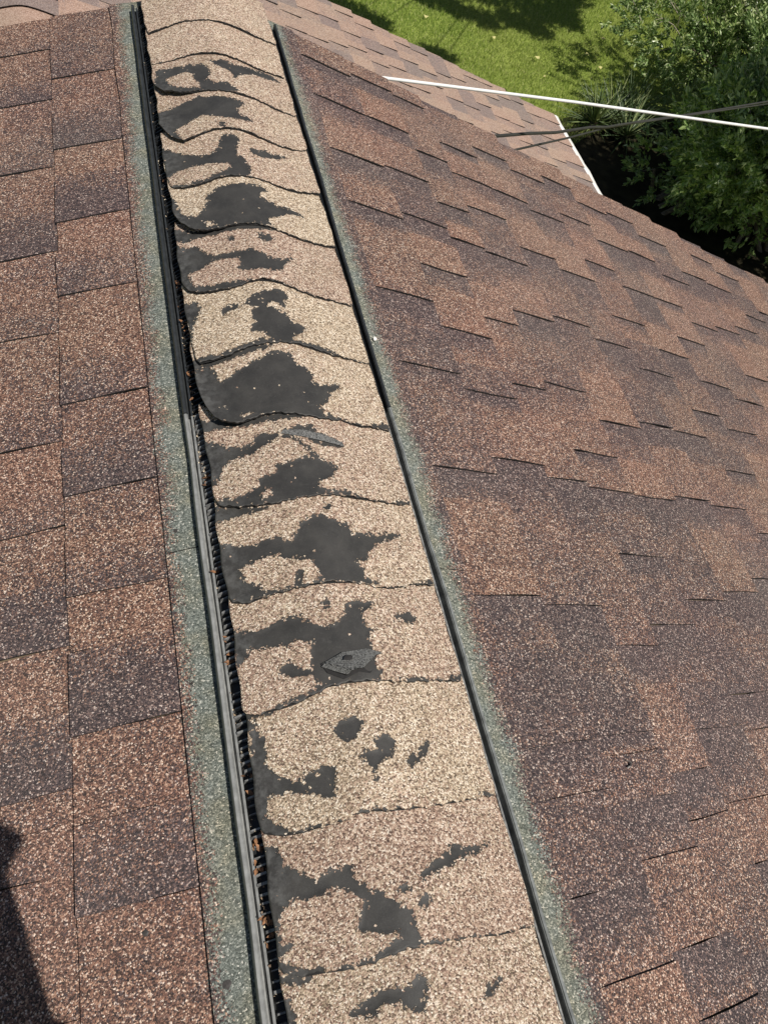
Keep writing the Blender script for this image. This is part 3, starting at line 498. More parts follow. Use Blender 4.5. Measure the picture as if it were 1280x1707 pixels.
# ------------------------------------------------------------------ ridge cap shingles with traced bald patches
EX = np.linspace(-.155, .155, 40); EDGE = [np.array(e)/1000 for e in D['EDGE']]
Tc, R0, H0 = .40, .05, .020
def prof(x): return H0-Tc*(np.sqrt(x*x+R0*R0)-R0)
AMP = [0, 0, .010, .006, .004, .010, .006, .006, .015, .003, .002, .003, .001, .001, .001]
def in_sd(px, py, poly):
    """signed distance, positive inside"""
    d = np.full(px.shape, 9.); inside = np.zeros(px.shape, bool); P = np.array(poly)/1000
    for a, b in zip(P, np.roll(P, -1, 0)):
        e = b-a; L = max(e@e, 1e-12); t = np.clip(((px-a[0])*e[0]+(py-a[1])*e[1])/L, 0, 1)
        d = np.minimum(d, np.hypot(px-a[0]-t*e[0], py-a[1]-t*e[1]))
        c = ((a[1] > py) != (b[1] > py)); 
        with np.errstate(divide='ignore', invalid='ignore'): xi = (b[0]-a[0])*(py-a[1])/(b[1]-a[1]+1e-15)+a[0]
        inside ^= (c & (px < xi))
    return np.where(inside, d, -d)
# tone of each cap, far to near: R pink .. yellow, G brightness
TONE = [(.55,.85), (.55,.85), (.6,.75), (.55,.75), (.55,.8), (.15,.85), (.75,.72), (.12,.85), (.3,.85), (.6,.75), (.45,.78), (.6,.72), (.3,.78), (.72,.66), (.5,.66)]
CLAB = {1: None}
def cap(k):
    nx, ny = 118, 74
    E = EDGE[k]; up = (EDGE[k-1] if k > 0 else None)
    u = np.linspace(-1, 1, nx+1)
    far_len = .185 if k > 0 else .20
    v = np.linspace(0, 1, ny+1)
    rs = np.random.default_rng(100+k)
    # left and right edges wander a little along y
    ph = rs.uniform(0, 6, 4)
    X = np.zeros((ny+1, nx+1)); Y = np.zeros_like(X)
    for j, t in enumerate(v):
        xl = -.1475-.0015*math.sin(t*5+ph[0])-.001*math.sin(t*17+ph[1]); xr = .1465+.0012*math.sin(t*4+ph[2])+.0007*math.sin(t*19+ph[3])
        xl += .010*AMP[k]/.012*max(0, 1-t/.10)**2+.0025*max(0, 1-t/.04)      # worn round corners
        xr -= .003*max(0, 1-t/.04)
        X[j] = xl+(xr-xl)*(u+1)/2
        Y[j] = np.interp(X[j], EX, E)+t*far_len
    if k == 0: Y = np.minimum(Y, RAKE+.004)
    # ragged near edge
    w = np.exp(-((Y-np.interp(X, EX, E))/.006))
    Y = Y+w*(.0011*np.sin(X*260+ph[0])+.0008*np.sin(X*610+ph[1]))
    s = (Y-np.interp(X, EX, E))/.146
    lift = AMP[k]*np.exp(-((X+.125)/.055)**2)*np.exp(-np.maximum(s, 0)/.4)
    Z = prof(X)+.003+.0045*(1-s)+lift
    Z += .0009*np.sin(X*34+ph[1])*np.sin(Y*40+ph[2])+.0005*np.sin(X*90+ph[0])*np.sin(Y*75)
    Z -= .0016*np.exp(-((X-.13)/.02)**2)
    bare = np.full(X.shape, -.02)
    for p in D['PATCH'].get(str(k), []): bare = np.maximum(bare, in_sd(X, Y, p))
    for p in D['ISL'].get(str(k), []): bare = np.minimum(bare, -in_sd(X, Y, p))
    bare = np.clip(bare, -.02, .02)
    # the cut edge itself sheds granules
    edge_d = (Y-np.interp(X, EX, E)); bare = np.maximum(bare, -.0015-edge_d*1.0)
    sm = np.clip((bare+.0015)/.003, 0, 1); Z -= .0011*sm
    V = np.stack([X, Y, Z], -1).reshape(-1, 3); n = len(V)
    i = np.arange(n).reshape(ny+1, nx+1)
    F = np.stack([i[:-1,:-1], i[:-1,1:], i[1:,1:], i[1:,:-1]], -1).reshape(-1, 4).tolist(); Mi = [0]*len(F)
    border = list(i[0])+list(i[1:, -1])+list(i[-1, -2::-1])+list(i[-2:0:-1, 0])
    nb = len(border); low = V[border]+np.array([0, 0, -.0034]); low[:, 0] *= .996
    V2 = np.vstack([V, low])
    for q in range(nb):
        a, b = int(border[q]), int(border[(q+1) % nb]); F.append((b, a, n+q, n+(q+1) % nb)); Mi.append(1)
    # underside (dark), coarse grid
    F.append(tuple(n+q for q in range(nb)))if False else None
    und = V+np.array([0, 0, -.0034]); st = 8
    ii = list(range(0, ny+1, st))+([ny] if ny % st else []); jj = list(range(0, nx+1, st))+([nx] if nx % st else [])
    o0 = len(V2); V2 = np.vstack([V2, und[np.array([[a*(nx+1)+b for b in jj] for a in ii]).ravel()]]); wj = len(jj)
    for a in range(len(ii)-1):
        for b in range(wj-1):
            q = o0+a*wj+b; F.append((q, q+wj, q+wj+1, q+1)); Mi.append(1)
    o = mesh('ridge_shingle', V2, F, [M['cap'], M['mat_edge']], house, Mi, False, (TONE[k][0], TONE[k][1], 0))
    for f in o.data.polygons:
        if f.material_index == 0: f.use_smooth = True
    at = o.data.attributes.new('bare', 'FLOAT', 'POINT'); vals = np.full(len(V2), -.02, np.float32); vals[:n] = bare.reshape(-1)
    at.data.foreach_set('value', vals)
    return o
caps = [cap(k) for k in range(15)]
for k in (0, 1): caps[k]['label'] = 'tan cap with all its granules'
caps[8]['label'] = 'cap with the largest bald patch and a curled left corner'
caps[11]['label'] = 'cap with a torn blister'

def capz(x, y, k):
    s = (y-np.interp(x, EX, EDGE[k]))/.146
    return float(prof(np.array(x))+.003+.0045*(1-s)+AMP[k]*math.exp(-((x+.125)/.055)**2)*math.exp(-max(s, 0)/.4))
# torn blisters: lips of mat pushed up over a flat patch painted black as shade (child of their cap)
def blister(k, cx, cy, shade_pts, lips):
    """a flat black patch as the shade of the opening and the torn lips standing over it"""
    z = lambda a, b, h: (cx+a, cy+b, capz(cx+a, cy+b, k)+h)
    mb = MB(); mb.add([z(a, b, .0004) for a, b in shade_pts]+[z(0, 0, .0006)], [(i, (i+1) % len(shade_pts), len(shade_pts)) for i in range(len(shade_pts))])
    mb.build('tear_shade', M['mat_edge'], caps[k])
    for pts in lips:
        n = len(pts)//2; mb = MB()       # two rows: hinge side, free side
        V = [z(*q) for q in pts]; F = [(i, i+1, n+i+1, n+i) for i in range(n-1)]
        mb.add(V, F, 0); mb.add([(x, y, w-.003) for x, y, w in V], [f[::-1] for f in F], 1)
        # frayed crumbs of mat standing along the free edge
        for q in range(n-1):
            for w in range(7):
                t = (w+random.random())/7; a0, a1 = Vector(V[n+q]), Vector(V[n+q+1]); c = a0.lerp(a1, t)+Vector((random.uniform(-.0012, .0012), random.uniform(-.0015, .0015), .0006)); r = random.uniform(.0007, .0019)
                mb.add([tuple(c+Vector((random.uniform(-r, r), random.uniform(-r, r), random.uniform(-r*.3, r)))) for _ in range(4)], [(0,1,2),(0,2,3),(0,3,1),(1,3,2)], 0)
        B = list(range(n))+list(range(2*n-1, n-1, -1)); L = [(V[q][0], V[q][1], V[q][2]-.003) for q in B]
        mb.add([V[q] for q in B]+L, [(i, (i+1) % len(B), len(B)+(i+1) % len(B), len(B)+i) for i in range(len(B))], 1)
        mb.build('torn_flap', [M['bare_mat_flap'], M['mat_edge']], caps[k])

# ------------------------------------------------------------------ the wing beyond and below
WT = .2937; WH = -1.0157; WX = -.52; WZ = WH-WT*WX; WE = 3.09; WY0, WY1 = 1.74, 5.12
wct = math.cos(math.atan(WT)); wst = math.sin(math.atan(WT))
wing = empty('house_wing', (1.3, 3.4, GZ), 'lower pinkish tan shingled roof beyond the main roof', 'house')
def wz(x): return WZ-abs(x-WX)*WT
wr = mesh('roof_slope', [(WX,WY0,WZ-.006),(WE,WY0,wz(WE)-.006),(WE,WY1-.004,wz(WE)-.006),(WX,WY1-.004,WZ-.006)], [(0,1,2,3)], M['mat_edge'], wing)
wlm = -3.0
wl_ = mesh('roof_slope', [(WX,WY0,WZ-.006),(WX,WY1-.004,WZ-.006),(wlm,WY1-.004,wz(wlm)-.006),(wlm,WY0,wz(wlm)-.006)], [(0,1,2,3)], M['mat_edge'], wing)
SW = [0.02]
slen = (WE-WX)/wct
while SW[-1]+.147 < slen: SW.append(SW[-1]+.147)
SW[-1] = slen-.002
nw = 0; wst_mb = MB()
for i in range(len(SW)-1):
    s0, s1 = SW[i], SW[i+1]
    x = WX+s0*wct; wc_ = []
    ylo = 3.55 if x < .4 else 3.5+(.25*(x-.4) if x < 1.4 else .25)
    ylo = max(3.0, min(ylo, 4.0)) if x < 3 else 3.9
    q = ylo+random.uniform(.0, .2)
    while q < WY1-.05: wc_.append(q); q += random.uniform(.15, .34)
    for a, b, k in course_pieces(wc_, ylo, WY1+random.uniform(-.01, .012), .4, .62):
        dark = random.random() < .16
        tn = .85+random.uniform(-.15, .15) if not dark else .1
        if not k: tn -= .38
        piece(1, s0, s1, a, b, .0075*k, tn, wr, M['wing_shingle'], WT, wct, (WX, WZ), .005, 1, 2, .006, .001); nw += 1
    y = WY0
    while y < ylo:
        e = min(y+random.uniform(.1, .22), ylo); r = random.choice([0, .006]); P = []
        for z in (-.006, 1):
            for (s, yy) in ((s0, y), (s1, y), (s1, e), (s0, e)):
                h = (z if z < 0 else .0008+(.006 if s == s1 else 0)+r); P.append((WX+s*wct+h*wst, yy, WZ-s*wst+h*wct))
        wst_mb.hexa(P); y = e
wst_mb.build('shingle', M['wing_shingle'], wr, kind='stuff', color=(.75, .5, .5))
mbl = MB(); s = .02
while s < (WX-wlm)/wct-.15:
    y = WY0
    while y < WY1:
        e = min(y+random.uniform(.1, .25), WY1); r = random.choice([0, .006]); P = []
        for z in (-.006, 1):
            for (q, yy) in ((s+.147, y), (s, y), (s, e), (s+.147, e)):
                h = (z if z < 0 else .0008+(.006 if q > s+.1 else 0)+r); P.append((WX-q*wct-h*wst, yy, WZ-q*wst+h*wct))
        mbl.hexa(P); y = e
    s += .147
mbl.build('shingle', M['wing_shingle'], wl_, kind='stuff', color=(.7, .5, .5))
print('wing pieces', nw)
# wing ridge caps
def wcap(y0, tone):
    nx, ny = 14, 3; V = []; 
    for j in range(ny+1):
        for i in range(nx+1):
            x = -.135+.27*i/nx; t = j/ny
            V.append((WX+x, y0+t*.17+.012*math.sin(x*8+y0*9), WZ+.016-WT*1.05*(math.sqrt(x*x+.0016)-.04)+.010*(1-t)+(.0)))
    n = len(V); F = [(j*(nx+1)+i, j*(nx+1)+i+1, (j+1)*(nx+1)+i+1, (j+1)*(nx+1)+i) for j in range(ny) for i in range(nx)]; Mi = [0]*len(F)
    b = list(range(nx+1))+[j*(nx+1)+nx for j in range(1, ny+1)]+[ny*(nx+1)+i for i in range(nx-1, -1, -1)]+[j*(nx+1) for j in range(ny-1, 0, -1)]
    V += [(V[q][0], V[q][1], V[q][2]-.0025) for q in b]; nb = len(b)
    for q in range(nb): F.append((b[(q+1) % nb], b[q], n+q, n+(q+1) % nb)); Mi.append(1)
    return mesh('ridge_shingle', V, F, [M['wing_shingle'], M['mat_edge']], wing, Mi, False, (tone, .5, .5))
y = WY1-.165
kk = 0
while y > WY0: wcap(y, [1.2, .0, 1.15, 1.0, -.1, 1.1][kk % 6]); y -= .143; kk += 1
# wall, rake trim, eave edge and gutter
mb = MB()
P = [(-2.6, GZ), (2.75, GZ), (2.75, wz(2.75)-.06), (WX, WZ-.06), (-2.6, wz(-2.6)-.06)]
mb.extrude_y(P, [(WY1-.34, 0, 0), (WY1-.22, 0, 0)]); mb.box(2.63, 2.75, WY0, WY1-.34, GZ, wz(2.75)-.06); mb.box(-2.6, -2.48, WY0, WY1-.34, GZ, wz(-2.6)-.06)
mb.build('wall', M['siding'], wing)
mb = MB()
mb.hexa([(WX, WY1-.035, WZ-.17), (WE, WY1-.035, wz(WE)-.17), (WE, WY1-.012, wz(WE)-.17), (WX, WY1-.012, WZ-.17), (WX, WY1-.035, WZ-.010), (WE, WY1-.035, wz(WE)-.010), (WE, WY1-.012, wz(WE)-.010), (WX, WY1-.012, WZ-.010)])
mb.build('rake_board', M['white'], wing)
mb = MB(); n = 40
J = [(WY0+(WY1+.005-WY0)*i/n, random.uniform(-.006, .006), random.uniform(-.002, .002)) for i in range(n+1)]
ze = wz(WE); x = WE+.010
P = [(x-.05, ze-.085), (x-.05, ze-.006), (x-.012, ze+.004), (x+.018, ze+.002), (x+.042, ze-.010), (x+.044, ze-.020), (x+.014, ze-.03), (x+.014, ze-.085)]
mb.extrude_y(P, J); mb.build('eave_edge', M['white'], wing)

# ------------------------------------------------------------------ overhead cables
def cable(name, pts, r, mat, label, cat, group=None, twist=0):
    P = []; pts = [Vector(p) for p in pts]
    for a, b in zip(pts, pts[1:]):
        for i in range(12): P.append(a.lerp(b, i/12))
    P.append(pts[-1])
    o = empty(name, pts[0], label, cat, group)
    mb = MB(); mb.tube(P, r, 10); mb.build('cable', mat, o, smooth=True)
    mb = MB(); d = (P[1]-P[0]).normalized(); mb.tube([P[0]-d*.04, P[0]-d*.02, P[0]+d*.01], [.012, .012, r*1.6], 10); mb.build('wall_anchor', M['dark_cable'], o, smooth=True)
    return o
def ray(u, v, d):       # the point d metres from the camera towards a pixel of the photograph
    f = 1248.94; R = cam.rotation_euler.to_matrix(); q = R @ Vector(((u-640)/f, -(v-853.5)/f, -1)); return Vector(CAM)+q.normalized()*d
cable('overhead_cable', [(.38, 1.99, -.27), (.47, 2.05, -.235), ray(623, 128, 2.53), ray(960, 170.5, 3.0), ray(1280, 215, 3.6), ray(2200, 338, 9)], .0049, M['white_cable'],
      'white cable running straight from the roof edge over the lower roof and the shrub', 'cable')
cable('overhead_cable', [(.80, 1.85, -.42), ray(812, 228, 2.86), ray(880, 222.5, 3.1), ray(925, 221, 3.35), ray(985, 212, 3.7), ray(1010, 212, 3.9), ray(1060, 203.5, 4.4), ray(1160, 189, 5.1), ray(1280, 169, 6), ray(1900, 60, 14)], .0058, M['dark_cable'],
      'thicker of the two dark grey cables crossing the lower roof below the white one', 'cable')
cable('overhead_cable', [(.95, 1.85, -.52), ray(857, 250, 2.98), ray(950, 229, 3.4), ray(1005, 214.5, 3.9), ray(1060, 205, 4.4), ray(1280, 173, 6.02), ray(1900, 64, 14)], .0040, M['dark_cable'],
      'thinner of the two dark grey cables, lowest where it leaves the roof edge', 'cable')

# ------------------------------------------------------------------ plants
def frames(dirs, g):
    """two unit vectors perpendicular to each direction"""
    r = g.normal(size=dirs.shape); a = np.cross(dirs, r); a /= np.linalg.norm(a, axis=1)[:, None]+1e-9; return a, np.cross(dirs, a)
def leaves(P, dirs, L, W, g, fold=.25):
    """each leaf: two triangles folded along the midrib"""
    a, b = frames(dirs, g); L = L[:, None]; W = W[:, None]
    base = P; tip = P+dirs*L; mid = P+dirs*L*.45
    l = mid+a*W+b*W*fold; r = mid-a*W+b*W*fold
    return np.stack([base, r, tip, base, tip, l], 1).reshape(-1, 3)
def unit(g, n):
    v = g.normal(size=(n, 3)); return v/np.linalg.norm(v, axis=1)[:, None]
def shrub(name, label, center, rad, nb, lpb, mat, seed, leafL, leafW, twigs=60, group=None, lumps=9, cat='shrub', up=.35):
    g = np.random.default_rng(seed); rnd = random.Random(seed)
    cx, cy = center; z0 = gz(cx, cy)
    o = empty(name, (cx, cy, z0), label, cat, group)
    rx, ry, rz = rad
    # lumpy crown out of sub-crowns
    subs = []
    for i in range(lumps):
        d = unit(g, 1)[0]; d[2] = abs(d[2]); subs.append((np.array([cx, cy, z0+rz*.42])+d*np.array([rx, ry, rz*.62])*g.uniform(.35, .72), g.uniform(.34, .6)))
    subs.append((np.array([cx, cy, z0+rz*.45]), .8))
    V = []; tips = []
    mb = MB()
    for i in range(nb):
        c, k = subs[g.integers(len(subs))]; d = unit(g, 1)[0]; d[2] = d[2]*.8+.12
        r = k*g.uniform(.72, 1.05); e = c+d*np.array([rx, ry, rz*.6])*r
        if e[2] < z0+.05: e[2] = z0+g.uniform(.05, .4)
        # sprig: direction outward and up
        sd_ = d+np.array([0, 0, up])+g.normal(size=3)*.35; sd_ /= np.linalg.norm(sd_)
        n = lpb; t = g.uniform(0, 1, n); SL = g.uniform(.16, .34)
        P = e+sd_*(t*SL)[:, None]+g.normal(size=(n, 3))*.012
        dd = sd_+unit(g, n)*.85; dd /= np.linalg.norm(dd, axis=1)[:, None]
        V.append(leaves(P, dd, g.uniform(.7, 1.25, n)*leafL, g.uniform(.7, 1.2, n)*leafW, g)); tips.append((e, sd_, SL, c))
    tris_mesh('foliage', np.concatenate(V), 3, mat, o, 'stuff')
    for q in range(twigs):
        e, sd_, SL, c = tips[rnd.randrange(len(tips))]
        a = Vector(e-sd_*.35); b = Vector(e+sd_*SL*1.15); m = a.lerp(b, .5)+Vector(rnd.uniform(-.04, .04) for _ in range(3))
        mb.tube([a, m, b], [.007, .0055, .003], 4)
        for z in range(2):
            s0 = m.lerp(b, rnd.random()); mb.tube([s0, s0+Vector(sd_)*.1+Vector(rnd.uniform(-.09, .09) for _ in range(3))], [.004, .002], 4)
    mb.build('twig', M['twig'], o, kind='stuff')
    mb = MB()
    for q in range(12):
        e, sd_, SL, c = tips[rnd.randrange(len(tips))]; e = Vector(e)
        b0 = Vector((cx+rnd.uniform(-.25, .25), cy+rnd.uniform(-.25, .25), z0-.03)); m = b0.lerp(e, .5)+Vector((0, 0, .25))
        mb.tube([b0, m, e], [.035, .022, .008], 6)
    mb.build('stem', M['bark'], o, kind='stuff')
    return o
shrub('large_shrub', 'big green shrub with narrow leaves and bare twigs beside the lawn', (10.0, 8.9), (3.1, 2.7, 2.2), 6000, 26, M['shrub_leaf'], 11, .075, .017, 330, lumps=14)
shrub('large_shrub', 'dark shaded shrub directly behind the foreground roof edge', (8.1, 7.0), (2.3, 1.8, 2.1), 2800, 24, M['shrub_leaf'], 12, .08, .020, 70)
shrub('large_shrub', 'green shrub filling the upper right corner behind the big twiggy shrub', (12.6, 13.0), (3.3, 2.9, 2.9), 3000, 24, M['shrub_leaf'], 13, .075, .017, 120)

shrub('low_shrub', 'low sparse shrub in deep shade between the lower roof edge and the larger shrubs', (7.1, 7.7), (1.0, .9, .8), 420, 20, M['shrub_leaf'], 14, .075, .02, 20, lumps=5)

def yucca(cx, cy, label, seed, n=150, L=.75):
    g = random.Random(seed); z0 = gz(cx, cy); o = empty('yucca_plant', (cx, cy, z0), label, 'plant')
    mb = MB()
    heads = [(cx, cy), (cx-.35, cy-.15), (cx+.38, cy+.12), (cx+.1, cy-.4)]
    for i in range(n):
        hx, hy = g.choice(heads); a = g.uniform(0, 2*math.pi); e = g.uniform(.12, 1.2); l = L*g.uniform(.7, 1.1); w = g.uniform(.010, .018)
        d = Vector((math.cos(a)*math.cos(e), math.sin(a)*math.cos(e), math.sin(e))); side = d.cross(Vector((0, 0, 1))).normalized(); up = side.cross(d).normalized()
        V = []; p = Vector((hx, hy, z0+.08))+d*.05
        for k in range(5):
            t = k/4; q = p+d*l*t-Vector((0, 0, 1))*(.16*l*t*t*(1-e/1.6)); ww = w*(1-t)**.7*(1 if k else .8)
            V += [q-side*ww+up*ww*.5, q, q+side*ww+up*ww*.5]
        F = []
        for k in range(4):
            for z in (0, 1): F.append((k*3+z, k*3+z+1, k*3+z+4, k*3+z+3))
        mb.add([tuple(v) for v in V], F)
    mb.build('leaf_blade', M['yucca_leaf'], o, kind='stuff')
    mb = MB()
    for hx, hy in heads: mb.tube([(hx, hy, z0-.05), (hx, hy, z0+.14)], [.06, .05], 8)
    mb.build('stem', M['bark'], o, kind='stuff')
yucca(6.95, 9.55, 'spiky yucca with pale leaf tips beside the corner of the lower roof', 5, 420, .66)

# trees standing outside the picture whose shade falls on the lawn
def tree(label, base, targets, h, seed, lpc=420, rc=.9):
    g = np.random.default_rng(seed); rnd = random.Random(seed); bx, by = base; z0 = gz(bx, by)
    o = empty('shade_tree', (bx, by, z0), label, 'tree', None)
    V = []; C_ = []
    for tx, ty, r in targets:
        hh = h+g.uniform(-.8, .8); c = np.array([tx+SUN.x/SUN.z*hh, ty+SUN.y/SUN.z*hh, GZ+hh]); C_.append(c)
        n = int(lpc*(r/.9)**2); d = unit(g, n); rr = g.uniform(.2, 1, n)**.6*r
        P = c+d*rr[:, None]*np.array([1, 1, .7]); dd = unit(g, n); V.append(leaves(P, dd, g.uniform(.10, .18, n), g.uniform(.03, .05, n), g))
    tris_mesh('foliage', np.concatenate(V), 3, M['tree_leaf'], o, 'stuff')
    mb = MB(); cc = np.mean(C_, 0); top = Vector((bx, by, z0+h*.62)).lerp(Vector(cc), .25)
    mb.tube([(bx, by, z0-.1), (bx+.05, by, z0+1.2), (bx-.05, by+.05, z0+2.6), top], [.24, .18, .15, .11], 12); mb.build('trunk', M['bark'], o, smooth=True)
    mb = MB()
    for c in C_:
        c = Vector(c); m = top.lerp(c, .5)+Vector((0, 0, .3)); mb.tube([top, m, c], [.03, .018, .008], 5)
    mb.build('limb', M['bark'], o, kind='stuff')
    return o
ta = []
for x in np.arange(5.75, 8.7, .62):
    for y in np.arange(4.9, 8.9, .62):
        if y > 8.3 and x > 7.3: continue
        if y > 5.7 and x > 7.0: continue
        ta.append((x+random.uniform(-.15, .15), y+random.uniform(-.15, .15), .62))
tree('tall leafy tree beyond the right edge shading the dark corner by the eave', (12.6, 3.2), ta, 6.2, 21, 1150)
tb = [(4.9,12.75,.38),(5.35,12.5,.34),(5.8,12.3,.34),(6.4,12.45,.38),(6.8,12.2,.30),(7.0,12.8,.45),(7.6,13.1,.42),(7.55,12.65,.3),(6.2,13.2,.45),(5.4,13.3,.5),(6.9,13.6,.6),(7.9,13.8,.6),(5.9,14.1,.6),(4.7,13.6,.45),(8.6,14.6,.6),(7.2,14.8,.6),
      (3.0,12.0,.40),(3.45,11.8,.34),(3.8,11.6,.24),(2.7,12.6,.45),(3.2,12.8,.4),(4.7,10.9,.2),(4.5,11.0,.2)]
tree('leafy tree beyond the top of the picture casting the dappled shade on the lawn', (10.6, 17.2), tb, 4.3, 22, 2600)

# grass blades on the lawn in view
def grass():
    g = np.random.default_rng(3); n = 260000
    y = g.uniform(8.2, 15.8, n); x = g.uniform(2.2, 13.5, n)
    k = (x > 2.4+(y-10)*.05) & (x < 4.2+(y-7)*1.15) & (y > 7.0+ (4-np.minimum(x, 4))*1.2)
    k &= ~(((x-9.6)/4.0)**2+((y-8.0)/1.9)**2 < 1); x, y = x[k], y[k]; n = len(x); z = GZ+.05*np.sin(x*.7)*np.cos(y*.5)-.02
    a = g.uniform(0, 2*np.pi, n); h = g.uniform(.03, .065, n); w = g.uniform(.004, .008, n); lean = g.uniform(0, .035, n); b = g.uniform(0, 2*np.pi, n)
    P = np.c_[x, y, z]; s = np.c_[np.cos(a)*w, np.sin(a)*w, 0*w]; T = P+np.c_[np.cos(b)*lean, np.sin(b)*lean, h]
    V = np.stack([P-s, P+s, T], 1).reshape(-1, 3)
    o = tris_mesh('grass', V, 3, M['blade']); tag(o, 'short sunlit green grass of the lawn', 'grass', None, 'stuff')
grass()
# soil under the shrubs, near-black to carry the deep shade in its colour
def bed():
    mb = MB(); P = []
    for i in range(28):
        a = 2*math.pi*i/28; r = 1+.09*math.sin(a*5+1)+.06*math.sin(a*9); x = 9.6+4.2*r*math.cos(a); y = 8.0+2.4*r*math.sin(a); P.append((x, y, gz(x, y)+.012))
    mb.add(P+[(9.6, 8.0, gz(9.6, 8.0)+.05)], [(i, (i+1) % 28, 28) for i in range(28)]); o = mb.build('shrub_bed', M['soil']); tag(o, kind='structure')
bed()
# pale leaves lying on the lawn
for i, (u, v) in enumerate([(978, 90), (999, 112), (1006, 64), (710, 27), (908, 127), (1145, 22), (895, 95), (822, 62)]):
    q = (ray(u, v, 1)-Vector(CAM)); k = (GZ+.03-CAM[2])/q.z; p = Vector(CAM)+q*k; r = random.uniform(.022, .042); a = random.uniform(0, 6)
    V = []; 
    for j in range(9):
        t = 2*math.pi*j/9; rr = r*(1 if j % 2 else .72); V.append((p.x+math.cos(a+t)*rr*1.2, p.y+math.sin(a+t)*rr, p.z+.012*math.sin(t*2+a)))
    V.append((p.x, p.y, p.z+.012)); o = mesh('fallen_leaf', V, [(j, (j+1) % 9, 9) for j in range(9)], M['pale_leaf'])
    tag(o, 'small pale fallen leaf lying on the sunlit lawn', 'leaf', 'pale leaves scattered on the lawn')

# ------------------------------------------------------------------ small things on the roof
# litter caught in the left channel of the vent
def litter():
    g = random.Random(9); mb = MB(); y = -.15
    for i in range(900):
        y = g.uniform(-.12, 1.75); dens = .5+.5*math.sin(y*11)+.4*math.sin(y*29+1)
        if g.random() > dens: continue
        x = -g.uniform(.140, .158); r = g.uniform(.0007, .0018); z = rp(x)+.0085+r+g.uniform(0, .006)
        P = [(x+g.uniform(-r, r)*1.4, y+g.uniform(-r, r)*1.4, z+g.uniform(-r, r)) for _ in range(4)]
        mb.add(P, [(0,1,2),(0,2,3),(0,3,1),(1,3,2)])
    o = mb.build('granule_litter', M['cap_litter']); tag(o, 'loose tan granules washed into the left channel of the ridge vent', 'granules', None, 'stuff')
    mb = MB()
    for (yc, n, sp) in ((1.30, 8, .03), (.93, 12, .05), (.80, 8, .03), (.62, 6, .015), (.35, 9, .02), (.10, 14, .02), (.02, 10, .02), (.18, 6, .02), (1.0, 8, .04), (.47, 5, .01)):
        for i in range(n):
            y = yc+g.uniform(-sp, sp); x = -g.uniform(.143, .157); z = rp(x)+.013+g.uniform(-.002, .004); L = g.uniform(.003, .007); a = g.uniform(0, 6.3); w = L*.5
            d = Vector((math.cos(a), math.sin(a), g.uniform(-.5, .6)))*L; s = Vector((-math.sin(a), math.cos(a), g.uniform(-.6, .6)))*w; p = Vector((x, y, z))
            mb.add([tuple(p-d), tuple(p-s*.8+Vector((0,0,.001))), tuple(p+d), tuple(p+s)], [(0,1,2),(0,2,3)])
    o = mb.build('leaf_litter', M['debris_leaf']); tag(o, 'orange brown crumbs of dry leaf caught in the left channel of the ridge vent', 'leaf litter', None, 'stuff')
t_ = NT('loose_granules'); t_.fin(t_.ramp(t_.island(), [(0, (.15,.10,.07)), (.5, (.42,.31,.20)), (1, (.75,.66,.50))]), .8); M['cap_litter'] = t_.m
litter()

blister(11, -.010, .288, [(-.040,.004),(-.012,.013),(.02,.013),(.044,.005),(.034,-.006),(.018,-.020),(.004,-.016),(-.016,-.022),(-.034,-.010)],
        [[(-.038,.004,.001),(-.012,.012,.004),(.020,.012,.004),(.042,.005,.001), (-.030,.000,.005),(-.012,-.014,.011),(.008,-.015,.012),(.030,.002,.004)],
         [(-.040,.000,.001),(-.026,-.010,.003),(-.012,-.019,.006), (-.036,.002,.004),(-.022,-.006,.008),(-.008,-.016,.011)]])
c_ = [(-.014+.007*math.cos(q*.9)*random.uniform(.7, 1.1), .2895+.0045*math.sin(q*.9)*random.uniform(.7, 1.1)) for q in range(7)]
mesh('tear_shade', [(x-.004, y, capz(x, y, 11)+.0095-.0002*(y-.2895)) for x, y in c_]+[(-.018, .2895, capz(-.014, .2895, 11)+.0097)], [(q, (q+1) % 7, 7) for q in range(7)], M['mat_edge'], caps[11])  # flat black disc painting the shade of a hole on the flap
blister(9, .004, .647, [(-.040,.012),(-.01,.008),(.02,-.002),(.045,-.012),(.02,-.010),(-.01,-.001)],
        [[(-.045,.008,.001),(-.015,-.004,.002),(.015,-.014,.002),(.048,-.020,.001), (-.040,.012,.003),(-.012,.005,.006),(.018,-.005,.006),(.046,-.014,.003)]])
blister(5, .014, 1.322, [(-.008,.005),(.008,.006),(.008,-.006),(-.004,-.004)], [[(-.010,.006,.001),(.010,.007,.001), (-.002,-.002,.004),(.004,-.010,.005)]])

def on_roof(u, v, side=1):
    q = ray(u, v, 1)-Vector(CAM); n = Vector((side*math.sin(TH), 0, math.cos(TH))); return Vector(CAM)+q*((0.006-Vector(CAM).dot(n))/q.dot(n))
